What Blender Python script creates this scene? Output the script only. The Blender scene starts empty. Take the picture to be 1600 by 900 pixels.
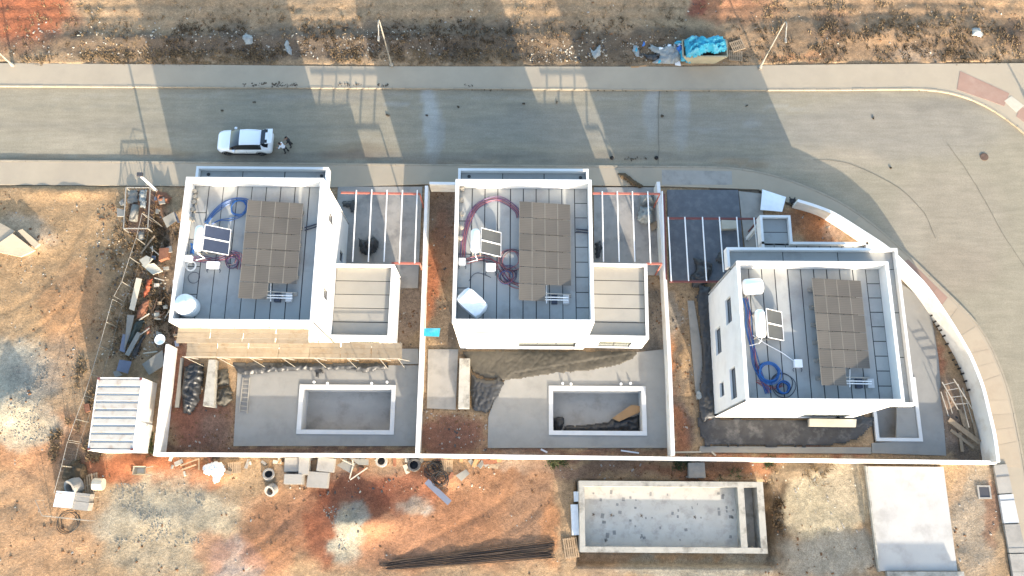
import bpy, bmesh, math, random
import numpy as np
from mathutils import Vector, Matrix
random.seed(7); RNG = np.random.default_rng(11)
S = bpy.context.scene
COL = S.collection

# ---------------------------------------------------------------- camera
CH = 62.0                                    # drone height
FPX, TILT, ROLL, YAW = 1300.0, math.radians(15.34), math.radians(-0.54), math.radians(0.93)
def cam_matrix():
    cy, sy = math.cos(YAW), math.sin(YAW)
    Rz = np.array([[cy, sy, 0], [-sy, cy, 0], [0, 0, 1]])
    ct, st = math.cos(TILT), math.sin(TILT)
    B = np.array([[1, 0, 0], [0, -ct, -st], [0, st, -ct]])
    cr, sr = math.cos(ROLL), math.sin(ROLL)
    return np.array([[cr, -sr, 0], [sr, cr, 0], [0, 0, 1]]) @ B @ Rz
CM = cam_matrix()
def at(px, py, z=0.0):
    d = CM.T @ np.array([(px - 800) / FPX, (py - 450) / FPX, 1.0])
    s = (z - CH) / d[2]
    return Vector((d[0] * s, d[1] * s, z))
def to_px(x, y, z=0.0):                      # arrays welcome
    P = np.stack([np.asarray(x, float), np.asarray(y, float), np.asarray(z, float) + 0 * np.asarray(x, float) - CH], -1)
    c = P @ CM.T
    return 800 + FPX * c[..., 0] / c[..., 2], 450 + FPX * c[..., 1] / c[..., 2]
cam = bpy.data.cameras.new('camera'); camo = bpy.data.objects.new('camera', cam); COL.objects.link(camo)
cam.sensor_width = 36.0; cam.lens = 36.0 * FPX / 1600.0; cam.clip_end = 3000.0; cam.clip_start = 0.5
r, d, f = CM[0], CM[1], CM[2]
m = Matrix(((r[0], -d[0], -f[0], 0), (r[1], -d[1], -f[1], 0), (r[2], -d[2], -f[2], CH), (0, 0, 0, 1)))
camo.matrix_world = m
S.camera = camo

# ---------------------------------------------------------------- light
SUN_EL, SH_AZ = math.radians(13.2), math.radians(18.0)   # shadows fall 17.5 degrees left of +Y
sd = Vector((-math.sin(SH_AZ) * math.cos(SUN_EL), math.cos(SH_AZ) * math.cos(SUN_EL), -math.sin(SUN_EL)))
W = bpy.data.worlds.new('World'); S.world = W; W.use_nodes = True
nt = W.node_tree; bg = nt.nodes['Background']
sky = nt.nodes.new('ShaderNodeTexSky'); sky.sky_type = 'NISHITA'; sky.sun_disc = False
sky.sun_elevation = SUN_EL; sky.sun_rotation = math.atan2(-sd.x, -sd.y); sky.dust_density = 2.0
nt.links.new(sky.outputs[0], bg.inputs[0]); bg.inputs[1].default_value = 0.15
sl = bpy.data.lights.new('sun', 'SUN'); sl.energy = 2.85; sl.angle = math.radians(0.5); sl.color = (1.0, 0.87, 0.715)
so = bpy.data.objects.new('sun', sl); COL.objects.link(so); so.rotation_euler = sd.to_track_quat('-Z', 'Y').to_euler(); so.location = (20, -60, 60)
S.view_settings.view_transform = 'Standard'; S.view_settings.look = 'None'; S.view_settings.gamma = 1.0
S.view_settings.exposure = 2.35
S.render.engine = 'CYCLES'

# ---------------------------------------------------------------- colour and materials
def lin(c):
    c = c / 255.0
    return c / 12.92 if c <= 0.04045 else ((c + 0.055) / 1.055) ** 2.4
def C(r, g, b, k=1.0): return (lin(r) * k, lin(g) * k, lin(b) * k, 1.0)
MATS = {}
def mat(name, col, rough=0.85, var=0.15, scale=2.0, bump=0.0, bscale=20.0, metal=0.0, spec=0.3, stain=None, stain_amt=0.0, stain_scale=0.6):
    if name in MATS: return MATS[name]
    m = bpy.data.materials.new(name); m.use_nodes = True; n = m.node_tree.nodes; l = m.node_tree.links
    b = n['Principled BSDF']; b.inputs['Roughness'].default_value = rough; b.inputs['Metallic'].default_value = metal
    b.inputs['Specular IOR Level'].default_value = spec
    g = n.new('ShaderNodeNewGeometry')
    def noise(sc, det=5.0, ro=0.6):
        x = n.new('ShaderNodeTexNoise'); x.inputs['Scale'].default_value = sc; x.inputs['Detail'].default_value = det; x.inputs['Roughness'].default_value = ro
        l.new(g.outputs['Position'], x.inputs['Vector']); return x
    base = n.new('ShaderNodeRGB'); base.outputs[0].default_value = col; out = base.outputs[0]
    if var > 0:
        x = noise(scale); mr = n.new('ShaderNodeMapRange'); mr.inputs[1].default_value = 0.25; mr.inputs[2].default_value = 0.75
        mr.inputs[3].default_value = 1 - var; mr.inputs[4].default_value = 1 + var; l.new(x.outputs[0], mr.inputs[0])
        mx = n.new('ShaderNodeMix'); mx.data_type = 'RGBA'; mx.blend_type = 'MULTIPLY'; mx.inputs[0].default_value = 1.0
        l.new(out, mx.inputs[6]); l.new(mr.outputs[0], mx.inputs[7]); out = mx.outputs[2]
    oi = n.new('ShaderNodeObjectInfo'); mo = n.new('ShaderNodeMapRange'); mo.inputs[3].default_value = 0.94; mo.inputs[4].default_value = 1.06; l.new(oi.outputs['Random'], mo.inputs[0])
    mz = n.new('ShaderNodeMix'); mz.data_type = 'RGBA'; mz.blend_type = 'MULTIPLY'; mz.inputs[0].default_value = 1.0; l.new(out, mz.inputs[6]); l.new(mo.outputs[0], mz.inputs[7]); out = mz.outputs[2]
    if stain is not None:
        x = noise(stain_scale, 6.0, 0.65); mr = n.new('ShaderNodeMapRange'); mr.inputs[1].default_value = 0.5; mr.inputs[2].default_value = 0.68
        mr.inputs[3].default_value = 0.0; mr.inputs[4].default_value = stain_amt; l.new(x.outputs[0], mr.inputs[0])
        mx = n.new('ShaderNodeMix'); mx.data_type = 'RGBA'; l.new(mr.outputs[0], mx.inputs[0]); l.new(out, mx.inputs[6]); mx.inputs[7].default_value = stain; out = mx.outputs[2]
    l.new(out, b.inputs['Base Color'])
    if bump > 0:
        x = noise(bscale, 4.0); bp = n.new('ShaderNodeBump'); bp.inputs['Strength'].default_value = bump; bp.inputs['Distance'].default_value = 0.05
        l.new(x.outputs[0], bp.inputs['Height']); l.new(bp.outputs[0], b.inputs['Normal'])
    MATS[name] = m; return m
def tint_mat(name, speck, bump, rough=0.95, streak=0.0, broad=1.0):
    """base colour from the mesh's own colour layer, broken up by grain, specks and fine relief"""
    m = bpy.data.materials.new(name); m.use_nodes = True; n = m.node_tree.nodes; l = m.node_tree.links
    b = n['Principled BSDF']; b.inputs['Roughness'].default_value = rough; b.inputs['Specular IOR Level'].default_value = 0.15
    a = n.new('ShaderNodeAttribute'); a.attribute_name = 'tint'
    g = n.new('ShaderNodeNewGeometry'); out = a.outputs['Color']
    for sc, lo, hi, st in ((0.7, 0.82, 1.18, 0), (3.5, 0.78, 1.22, streak), (14.0, 0.72, 1.28, 0), (48.0, 0.70, 1.30, 0)):
        mp = n.new('ShaderNodeMapping'); l.new(g.outputs['Position'], mp.inputs[0])
        if st: mp.inputs['Scale'].default_value = (0.15, 1, 1)
        x = n.new('ShaderNodeTexNoise'); x.inputs['Scale'].default_value = sc; x.inputs['Detail'].default_value = 5; l.new(mp.outputs[0], x.inputs['Vector'])
        mr = n.new('ShaderNodeMapRange'); mr.inputs[1].default_value = 0.28; mr.inputs[2].default_value = 0.72
        k = speck if sc > 1 else broad
        mr.inputs[3].default_value = 1 - (1 - lo) * k; mr.inputs[4].default_value = 1 + (hi - 1) * k; l.new(x.outputs[0], mr.inputs[0])
        mx = n.new('ShaderNodeMix'); mx.data_type = 'RGBA'; mx.blend_type = 'MULTIPLY'; mx.inputs[0].default_value = 1.0
        l.new(out, mx.inputs[6]); l.new(mr.outputs[0], mx.inputs[7]); out = mx.outputs[2]
    l.new(out, b.inputs['Base Color'])
    if bump:
        x = n.new('ShaderNodeTexNoise'); x.inputs['Scale'].default_value = 6.0; x.inputs['Detail'].default_value = 8; x.inputs['Roughness'].default_value = 0.7
        l.new(g.outputs['Position'], x.inputs['Vector'])
        bp = n.new('ShaderNodeBump'); bp.inputs['Strength'].default_value = bump; bp.inputs['Distance'].default_value = 0.12
        l.new(x.outputs[0], bp.inputs['Height']); l.new(bp.outputs[0], b.inputs['Normal'])
    MATS[name] = m; return m
AL = 0.44                                    # a sunlit level surface of the photo's colour has about this share of it as albedo
M = dict(
 white=mat('white_render', (0.62, 0.615, 0.60, 1), 0.9, 0.05, 0.8, stain=(0.53, 0.515, 0.49, 1), stain_amt=0.5),
 cap=mat('white_coping', (0.64, 0.635, 0.62, 1), 0.85, 0.05, 1.5),
 bwall=mat('boundary_render', (0.62, 0.60, 0.56, 1), 0.92, 0.08, 0.7, stain=(0.44, 0.39, 0.33, 1), stain_amt=0.7, stain_scale=0.8),
 gwall=mat('grey_plaster', (0.42, 0.42, 0.41, 1), 0.92, 0.10, 0.9),
 sheet=mat('roof_membrane', (0.295, 0.30, 0.285, 1), 0.8, 0.07, 0.6, stain=(0.22, 0.215, 0.205, 1), stain_amt=0.8, stain_scale=0.5),
 sheet2=mat('roof_membrane_cream', (0.27, 0.255, 0.22, 1), 0.85, 0.07, 0.7, stain=(0.22, 0.21, 0.19, 1), stain_amt=0.45),
 joint=mat('roof_joint', (0.02, 0.022, 0.025, 1), 0.8, 0.1),
 pv=None, 
 alu=mat('aluminium', (0.62, 0.62, 0.62, 1), 0.4, 0.05, metal=0.6),
 whitemetal=mat('white_paint', (0.74, 0.73, 0.71, 1), 0.5, 0.04, 3.0),
 redmetal=mat('red_primer', (0.30, 0.10, 0.075, 1), 0.7, 0.15, 3.0),
 darkred=mat('brown_primer', (0.13, 0.045, 0.042, 1), 0.7, 0.15, 3.0),
 collector=mat('collector_glass', (0.035, 0.042, 0.065, 1), 0.15, 0.1, spec=0.6),
 collector2=mat('collector_dusty', (0.075, 0.076, 0.072, 1), 0.5, 0.1),
 glass=mat('window_glass', (0.03, 0.035, 0.04, 1), 0.08, 0.0, spec=0.6),
 glassg=mat('door_glass', (0.11, 0.12, 0.105, 1), 0.15, 0.1, spec=0.6),
 frame=mat('dark_frame', (0.05, 0.05, 0.055, 1), 0.5, 0.0),
 concrete=mat('concrete', C(205, 199, 188, AL), 0.92, 0.10, 1.1, stain=C(160, 155, 148, AL), stain_amt=0.6, bump=0.15, bscale=9),
 deck=mat('deck_concrete', C(186, 184, 177, AL), 0.92, 0.08, 0.8, stain=C(168, 164, 158, AL), stain_amt=0.55, bump=0.1, bscale=9),
 drive=mat('driveway_concrete', C(198, 192, 183, AL), 0.9, 0.12, 0.9, stain=C(148, 146, 144, AL), stain_amt=0.7, bump=0.15, bscale=7),
 bluedrive=mat('grey_driveway', C(126, 131, 138, AL), 0.85, 0.15, 1.4, stain=C(148, 152, 156, AL), stain_amt=0.6, stain_scale=1.4, bump=0.15, bscale=7),
 oldconc=mat('weathered_concrete', C(216, 212, 200, AL), 0.95, 0.14, 1.6, stain=C(128, 122, 112, AL), stain_amt=0.75, stain_scale=1.1, bump=0.3, bscale=10),
 tankfloor=mat('stained_floor', C(236, 229, 214, 0.52), 0.9, 0.10, 1.0, stain=C(196, 188, 176, AL), stain_amt=0.6, stain_scale=1.5),
 pave=mat('pavement_concrete', C(219, 203, 177, AL), 0.92, 0.07, 0.5, stain=C(205, 190, 168, AL), stain_amt=0.6, stain_scale=0.4, bump=0.1, bscale=8),
 slab=mat('paving_slab', C(224, 205, 177, AL), 0.92, 0.09, 0.6, stain=C(200, 178, 152, AL), stain_amt=0.6, bump=0.1, bscale=8),
 pinkslab=mat('pink_paving', C(206, 168, 148, AL), 0.92, 0.10, 1.0, stain=C(215, 185, 165, AL), stain_amt=0.6),
 kerb=mat('kerb_concrete', C(206, 192, 168, AL), 0.92, 0.12, 1.2),
 poolfloor=mat('pool_floor', C(216, 211, 202, AL), 0.92, 0.10, 0.9, stain=C(180, 174, 166, AL), stain_amt=0.7, stain_scale=0.7), poolcap=mat('pool_coping', (0.46, 0.46, 0.45, 1), 0.85, 0.06, 1.2),
 patch=mat('mortar_patch', C(184, 180, 172, AL), 0.95, 0.2, 4.0), bars=mat('dusty_bars', C(86, 72, 62, 0.5), 0.8, 0.3, 3.0), seam=mat('tar_seam', C(146, 140, 126, AL), 0.9, 0.2, 3.0),
 ramp=mat('white_slab', C(240, 237, 230, 0.40), 0.9, 0.05, 0.8, stain=C(206, 202, 194, 0.36), stain_amt=0.5, stain_scale=0.7),
 plank=mat('scaffold_board', C(216, 196, 166, 0.36), 0.85, 0.10, 1.6, stain=C(170, 140, 105, AL), stain_amt=0.5, stain_scale=2.0),
 oldwood=mat('weathered_timber', C(190, 168, 140, AL), 0.9, 0.2, 3.0),
 pallet=mat('pallet_timber', C(214, 184, 148, AL), 0.9, 0.2, 4.0),
 black=mat('black_plastic', (0.028, 0.029, 0.03, 1), 0.45, 0.3, 3.0, spec=0.4),
 darkplastic=mat('dusty_dark_plastic', C(98, 93, 82, 0.42), 0.65, 0.25, 3.0, stain=C(124, 117, 102, 0.42), stain_amt=0.6, stain_scale=2.0),
 bitumen=mat('bitumen_coat', (0.04, 0.039, 0.039, 1), 0.7, 0.35, 1.5, stain=(0.11, 0.105, 0.1, 1), stain_amt=0.8, stain_scale=1.2, bump=0.4, bscale=5),
 plastic=mat('white_plastic', (0.70, 0.72, 0.73, 1), 0.35, 0.04, 3.0),
 wrap=mat('plastic_wrap', (0.62, 0.65, 0.67, 1), 0.3, 0.10, 4.0),
 clearwrap=mat('grey_wrap', C(176, 182, 180, 0.5), 0.4, 0.3, 4.0),
 cyan=mat('turquoise_plastic', C(60, 180, 212, 0.62), 0.5, 0.25, 2.5, stain=C(150, 196, 206, 0.6), stain_amt=0.5, stain_scale=1.5),
 bluebag=mat('blue_sheet', C(60, 120, 200, 0.7), 0.5, 0.3, 3.0),
 greentarp=mat('dark_green_tarp', C(66, 78, 74, 0.5), 0.6, 0.2, 2.0),
 bluegrey=mat('blue_grey_sheet', C(130, 138, 158, 0.5), 0.6, 0.12, 1.5),
 greysheet=mat('grey_sheet', C(160, 158, 150, 0.5), 0.8, 0.12, 1.5),
 creamsheet=mat('cream_board', C(232, 222, 200, 0.5), 0.8, 0.1, 2.0),
 redrub=mat('red_brick_scrap', C(178, 122, 94, 0.42), 0.9, 0.25, 4.0),
 orangerub=mat('orange_mesh', C(196, 104, 70, 0.42), 0.7, 0.25, 5.0),
 cardboard=mat('cardboard', C(206, 164, 118, 0.5), 0.9, 0.12, 2.0),
 rust=mat('rusty_steel', C(128, 104, 88, 0.45), 0.8, 0.3, 3.0),
 galv=mat('galvanised', C(205, 198, 184, 0.5), 0.5, 0.1, 3.0, metal=0.3),
 edge=mat('panel_edge', C(172, 165, 152, 0.45), 0.6, 0.05), dirt=mat('dark_dirt', C(118, 106, 90, 0.42), 0.95, 0.3, 4.0),
 hose=mat('black_hose', (0.025, 0.023, 0.022, 1), 0.6, 0.2),
 cblue=mat('cable_blue', C(52, 106, 172, 0.7), 0.4, 0.1), cred=mat('cable_red', C(186, 108, 108, 0.65), 0.4, 0.1),
 cpurple=mat('cable_purple', C(112, 82, 124, 0.65), 0.4, 0.1), cdark=mat('cable_dark', (0.03, 0.035, 0.05, 1), 0.5, 0.1), cwhite=mat('cable_white', (0.7, 0.7, 0.68, 1), 0.5, 0.0),
 cabin=mat('cabin_roof', C(225, 220, 208, 0.5), 0.55, 0.08, 1.2, stain=C(176, 140, 110, 0.5), stain_amt=0.55, stain_scale=1.6),
 cabinw=mat('cabin_wall', (0.64, 0.63, 0.60, 1), 0.6, 0.06, 1.0, stain=(0.5, 0.42, 0.34, 1), stain_amt=0.4),
 skip=mat('skip_paint', C(205, 196, 168, 0.5), 0.7, 0.15, 1.6, stain=C(140, 165, 140, 0.5), stain_amt=0.5, stain_scale=1.0),
 soilm=mat('dark_soil', C(150, 112, 80, AL), 0.95, 0.25, 2.0, bump=0.5),
 leaf=mat('weed_leaf', (0.07, 0.085, 0.035, 1), 0.8, 0.3, 5.0), dry=mat('dry_grass', C(178, 152, 116, 0.42), 0.9, 0.3, 3.0), drydark=mat('dark_dry_grass', C(118, 98, 72, 0.42), 0.9, 0.3, 3.0),
 carp=mat('car_paint', (0.72, 0.74, 0.76, 1), 0.25, 0.0, spec=0.6), carglass=mat('car_glass', (0.012, 0.016, 0.02, 1), 0.06, 0.0, spec=0.7),
 tyre=mat('tyre', (0.012, 0.012, 0.012, 1), 0.85, 0.1), rim=mat('rim', (0.12, 0.12, 0.125, 1), 0.4, 0.0, metal=0.7), cartrim=mat('car_trim', (0.02, 0.02, 0.022, 1), 0.6, 0.0),
 plate=mat('number_plate', (0.75, 0.74, 0.66, 1), 0.5, 0.0), lampred=mat('rear_lamp', (0.35, 0.02, 0.02, 1), 0.3, 0.0),
 skin=mat('skin', C(200, 150, 120, 0.6), 0.6, 0.0), hair=mat('hair', (0.015, 0.012, 0.01, 1), 0.7, 0.0), shirtw=mat('white_shirt', (0.7, 0.72, 0.76, 1), 0.9, 0.04), cloth=mat('dark_cloth', (0.03, 0.032, 0.036, 1), 0.9, 0.1), 
)
def pv_material():
    m = bpy.data.materials.new('covered_panel'); m.use_nodes = True; n = m.node_tree.nodes; l = m.node_tree.links; b = n['Principled BSDF']
    g = n.new('ShaderNodeNewGeometry'); w = n.new('ShaderNodeTexWave'); w.wave_type = 'BANDS'; w.bands_direction = 'Y'; w.inputs['Scale'].default_value = 2.6; w.inputs['Distortion'].default_value = 0.7; w.inputs['Detail Scale'].default_value = 2
    l.new(g.outputs['Position'], w.inputs[0]); x = n.new('ShaderNodeTexNoise'); x.inputs['Scale'].default_value = 0.9; l.new(g.outputs['Position'], x.inputs['Vector'])
    mx = n.new('ShaderNodeMix'); mx.data_type = 'RGBA'; l.new(w.outputs[0], mx.inputs[0]); mx.inputs[6].default_value = C(115, 108, 97, 0.42); mx.inputs[7].default_value = C(130, 123, 111, 0.42)
    mr = n.new('ShaderNodeMapRange'); mr.inputs[3].default_value = 0.8; mr.inputs[4].default_value = 1.2; l.new(x.outputs[0], mr.inputs[0])
    m2 = n.new('ShaderNodeMix'); m2.data_type = 'RGBA'; m2.blend_type = 'MULTIPLY'; m2.inputs[0].default_value = 1; l.new(mx.outputs[2], m2.inputs[6]); l.new(mr.outputs[0], m2.inputs[7])
    oi = n.new('ShaderNodeObjectInfo'); mo = n.new('ShaderNodeMapRange'); mo.inputs[3].default_value = 0.88; mo.inputs[4].default_value = 1.12; l.new(oi.outputs['Random'], mo.inputs[0])
    m3 = n.new('ShaderNodeMix'); m3.data_type = 'RGBA'; m3.blend_type = 'MULTIPLY'; m3.inputs[0].default_value = 1; l.new(m2.outputs[2], m3.inputs[6]); l.new(mo.outputs[0], m3.inputs[7])
    l.new(m3.outputs[2], b.inputs['Base Color']); b.inputs['Roughness'].default_value = 0.45; return m
M['pv'] = pv_material()

# ---------------------------------------------------------------- object helpers
def wloc(o):
    v = Vector((0, 0, 0))
    while o is not None: v = v + o.location; o = o.parent
    return v
def tag(o, label=None, cat=None, group=None, kind=None):
    if label: o['label'] = label
    if cat: o['category'] = cat
    if group: o['group'] = group
    if kind: o['kind'] = kind
    return o
def thing(name, label, cat, loc=(0, 0, 0), group=None):
    o = bpy.data.objects.new(name, None); COL.objects.link(o); o.location = loc; o.empty_display_size = 0.3
    return tag(o, label, cat, group)
def link(name, me, material, parent=None, loc=None):
    o = bpy.data.objects.new(name, me); COL.objects.link(o)
    if material is not None and len(me.materials) == 0: me.materials.append(material)
    if parent is not None: o.parent = parent
    if loc is not None: o.location = loc
    return o
class MB:
    def __init__(s): s.v = []; s.f = []
    def add(s, vs, fs):
        k = len(s.v); s.v += [tuple(p) for p in vs]; s.f += [tuple(i + k for i in q) for q in fs]; return s
    def prism(s, pts, z0, z1):               # polygon of xy points, counter-clockwise or not
        n = len(pts); a = sum(pts[i][0] * pts[(i + 1) % n][1] - pts[(i + 1) % n][0] * pts[i][1] for i in range(n))
        if a < 0: pts = pts[::-1]
        zz0 = z0 if isinstance(z0, (list, tuple)) else [z0] * n; zz1 = z1 if isinstance(z1, (list, tuple)) else [z1] * n
        vs = [(p[0], p[1], z) for p, z in zip(pts, zz0)] + [(p[0], p[1], z) for p, z in zip(pts, zz1)]
        return s.add(vs, [tuple(range(n))[::-1], tuple(range(n, 2 * n))] + [(i, (i + 1) % n, n + (i + 1) % n, n + i) for i in range(n)])
    def box(s, c, size, rz=0.0, rx=0.0, ry=0.0):
        R = Matrix.Rotation(rz, 3, 'Z') @ Matrix.Rotation(ry, 3, 'Y') @ Matrix.Rotation(rx, 3, 'X'); c = Vector(c)
        vs = [c + R @ Vector((x * size[0] / 2, y * size[1] / 2, z * size[2] / 2)) for x, y, z in ((-1,-1,-1),(1,-1,-1),(1,1,-1),(-1,1,-1),(-1,-1,1),(1,-1,1),(1,1,1),(-1,1,1))]
        return s.add(vs, [(0,3,2,1),(4,5,6,7),(0,1,5,4),(1,2,6,5),(2,3,7,6),(3,0,4,7)])
    def bar(s, a, b, w, h=None):
        a = Vector(a); b = Vector(b); t = (b - a).normalized(); h = h or w
        up = Vector((0, 0, 1)) if abs(t.z) < 0.95 else Vector((0, 1, 0)); u = t.cross(up).normalized(); n = u.cross(t)
        o = [u * (i * w / 2) + n * (j * h / 2) for i, j in ((-1,-1),(1,-1),(1,1),(-1,1))]
        return s.add([a + q for q in o] + [b + q for q in o], [(3,2,1,0),(4,5,6,7),(0,1,5,4),(1,2,6,5),(2,3,7,6),(3,0,4,7)])
    def tube(s, pts, r, n=6, closed=False):
        pts = [Vector(p) for p in pts]; N = len(pts); rings = []
        for i, p in enumerate(pts):
            a = pts[(i - 1) % N] if (i or closed) else p; b = pts[(i + 1) % N] if (i < N - 1 or closed) else p
            t = (b - a).normalized() if (b - a).length > 1e-9 else Vector((0, 0, 1)); up = Vector((0, 0, 1)) if abs(t.z) < 0.9 else Vector((0, 1, 0))
            u = t.cross(up).normalized(); w = u.cross(t); rr = r[i] if isinstance(r, (list, tuple)) else r
            rings.append([p + (u * math.cos(2 * math.pi * k / n) + w * math.sin(2 * math.pi * k / n)) * rr for k in range(n)])
        vs = [q for R in rings for q in R]; fs = []
        for i in range(N if closed else N - 1):
            j = (i + 1) % N
            for k in range(n): fs.append((i * n + k, i * n + (k + 1) % n, j * n + (k + 1) % n, j * n + k))
        if not closed: fs += [tuple(range(n))[::-1], tuple((N - 1) * n + k for k in range(n))]
        return s.add(vs, fs)
    def lathe(s, c, prof, n=20):              # prof: (r, z) from bottom to top round a vertical axis
        c = Vector(c); vs = []; fs = []
        for rr, z in prof: vs += [c + Vector((rr * math.cos(2 * math.pi * k / n), rr * math.sin(2 * math.pi * k / n), z)) for k in range(n)]
        for i in range(len(prof) - 1):
            for k in range(n): fs.append((i * n + k, i * n + (k + 1) % n, (i + 1) * n + (k + 1) % n, (i + 1) * n + k))
        if prof[0][0] > 0.001: fs.append(tuple(range(n))[::-1])
        if prof[-1][0] > 0.001: fs.append(tuple((len(prof) - 1) * n + k for k in range(n)))
        return s.add(vs, fs)
    def build(s, name, material, parent=None, smooth=False, bevel=0.0):
        o0 = wloc(parent) if parent is not None else Vector((0, 0, 0))
        me = bpy.data.meshes.new(name)
        if parent is None and s.v:             # origin at the thing's base
            a = np.array(s.v); c = Vector(((a[:, 0].min() + a[:, 0].max()) / 2, (a[:, 1].min() + a[:, 1].max()) / 2, a[:, 2].min())); o0 = c
        me.from_pydata([(x - o0.x, y - o0.y, z - o0.z) for x, y, z in s.v], [], s.f); me.update()
        if bevel > 0:
            bm = bmesh.new(); bm.from_mesh(me); bmesh.ops.bevel(bm, geom=bm.edges[:], offset=bevel, segments=2, affect='EDGES', clamp_overlap=True); bm.to_mesh(me); bm.free()
        if smooth: me.polygons.foreach_set('use_smooth', [True] * len(me.polygons))
        return link(name, me, material, parent, o0 if parent is None else (0, 0, 0))
def catmull(pts, per=8, closed=False):
    P = [Vector(p) for p in pts]; N = len(P); out = []
    for i in range(N if closed else N - 1):
        if closed: a, b, c, d = P[(i - 1) % N], P[i], P[(i + 1) % N], P[(i + 2) % N]
        else: a, b, c, d = P[max(i - 1, 0)], P[i], P[i + 1], P[min(i + 2, N - 1)]
        for k in range(per):
            t = k / per; out.append(0.5 * ((2 * b) + (c - a) * t + (2 * a - 5 * b + 4 * c - d) * t * t + (3 * b - a - 3 * c + d) * t ** 3))
    if not closed: out.append(P[-1])
    return out
def resample(pts, step):
    P = [Vector(p) for p in pts]; d = [0.0]
    for a, b in zip(P, P[1:]): d.append(d[-1] + (b - a).length)
    n = max(1, round(d[-1] / step)); out = []; j = 0
    for i in range(n + 1):
        t = d[-1] * i / n
        while j < len(d) - 2 and d[j + 1] < t: j += 1
        out.append(P[j].lerp(P[j + 1], (t - d[j]) / max(d[j + 1] - d[j], 1e-9)))
    return out
def offset(pts, o):
    out = []
    for i, p in enumerate(pts):
        a = pts[max(i - 1, 0)]; b = pts[min(i + 1, len(pts) - 1)]; t = (b - a); t.z = 0; t.normalize(); out.append(p + Vector((-t.y, t.x, 0)) * o)
    return out
def inside(poly, X, Y):
    X = np.asarray(X, float); Y = np.asarray(Y, float); r = np.zeros(X.shape, bool); n = len(poly)
    for i in range(n):
        x0, y0 = poly[i][0], poly[i][1]; x1, y1 = poly[(i + 1) % n][0], poly[(i + 1) % n][1]
        if y0 == y1: continue
        r ^= ((y0 > Y) != (y1 > Y)) & (X < (x1 - x0) * (Y - y0) / (y1 - y0) + x0)
    return r
_H = RNG.random((256, 256))
def vnoise(x, y, s, seed=0):
    x = np.asarray(x, float) / s + 37.3 * seed + 500; y = np.asarray(y, float) / s + 91.7 * seed + 500
    i = np.floor(x).astype(int); j = np.floor(y).astype(int); u = x - i; v = y - j; u = u * u * (3 - 2 * u); v = v * v * (3 - 2 * v)
    g = lambda a, b: _H[a % 256, b % 256]
    return (g(i, j) * (1 - u) + g(i + 1, j) * u) * (1 - v) + (g(i, j + 1) * (1 - u) + g(i + 1, j + 1) * u) * v
def fbm(x, y, s, seed=0, o=4): return sum(vnoise(x, y, s / 2 ** k, seed + k) * 0.5 ** k for k in range(o)) / sum(0.5 ** k for k in range(o))
def P2(pts, z=0.0): return [at(x, y, z) for x, y in pts]
# ================================================================ THE SETTING
RZ, PZ, DZ = -0.10, 0.04, 0.05               # road, pavement and slab levels
KERB_FAR = [(-420, 133), (-200, 133), (0, 134), (280, 135.5), (560, 137), (800, 138.5), (1060, 140), (1300, 140), (1400, 139), (1450, 140), (1490, 146), (1530, 160), (1565, 180), (1600, 207), (1640, 245), (1680, 295), (1720, 350)]
KERB_NEAR = [(-420, 249), (-200, 250), (0, 251.5), (280, 254), (560, 257), (800, 259), (1000, 260.5), (1110, 261.5), (1160, 265), (1210, 275), (1262, 293), (1310, 315), (1352, 342), (1390, 373), (1430, 410), (1468, 447), (1500, 478), (1526, 506), (1543, 532), (1558, 563), (1576, 612), (1590, 675), (1601, 735), (1610, 800), (1620, 880), (1630, 960)]
kf = resample(catmull(P2(KERB_FAR)), 1.0); kn = resample(catmull(P2(KERB_NEAR)), 1.0)
WALLC = [(1247, 311, 1.3), (1276, 320, 1.3), (1305, 332, 1.4), (1350, 360, 1.5), (1390, 387, 1.6), (1425, 420, 1.7), (1452, 449, 1.8), (1487, 500, 1.8), (1507, 533, 1.85), (1521, 559, 1.85), (1538, 602, 1.85), (1549, 645, 1.85), (1557, 680, 1.85), (1563, 722, 1.85)]
wc = catmull([at(x, y, z) for x, y, z in WALLC], 5)                    # outer top edge of the curved wall
road_poly = offset(kf, 0.1) + offset(kn, -0.1)[::-1]
pave_far = offset(kf, 0.08) + [at(1900, 420), at(1900, 97)] + P2([(1600, 99), (1300, 101), (1060, 104.5), (560, 104), (250, 101), (0, 99), (-420, 96)])
lot_edge = P2([(-420, 287), (0, 289), (180, 290), (290, 291), (520, 293), (664, 288), (712, 288), (930, 290), (1032, 291), (1185, 296)])
wo = [Vector((p.x, p.y, 0)) for p in offset(wc, 0.02)]
near_inner = lot_edge + wo[::2] + P2([(1556, 728), (1566, 800), (1580, 880), (1592, 960)])
pave_near = offset(kn, -0.08) + near_inner[::-1]

# slabs: (name, pixel outline, material)
DECK1 = [(372, 571), (655, 571), (649, 697), (365, 697)]
DECK2 = [(763, 652), (778, 606), (800, 583), (990, 551), (1046, 545), (1050, 700), (762, 700)]
POOL1 = [(467, 600), (618, 602), (616, 679), (464, 678)]
POOL2 = [(857, 602), (1009, 604), (1011, 681), (858, 679)]
POOL3 = [(1366, 588), (1432, 590), (1441, 691), (1362, 688)]
def pool_frame(q, z=DZ + 0.1):
    w = P2(q, z); x0 = (w[0].x + w[3].x) / 2; x1 = (w[1].x + w[2].x) / 2; y1 = (w[0].y + w[1].y) / 2; y0 = (w[2].y + w[3].y) / 2
    return x0, x1, y0, y1
pools = [pool_frame(POOL1), pool_frame(POOL2)]
pool3 = pool_frame(POOL3)
TANK = [(905, 749), (1192, 755), (1200, 866), (906, 862)]
tz = 1.3
tk = pool_frame(TANK, tz)

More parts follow.
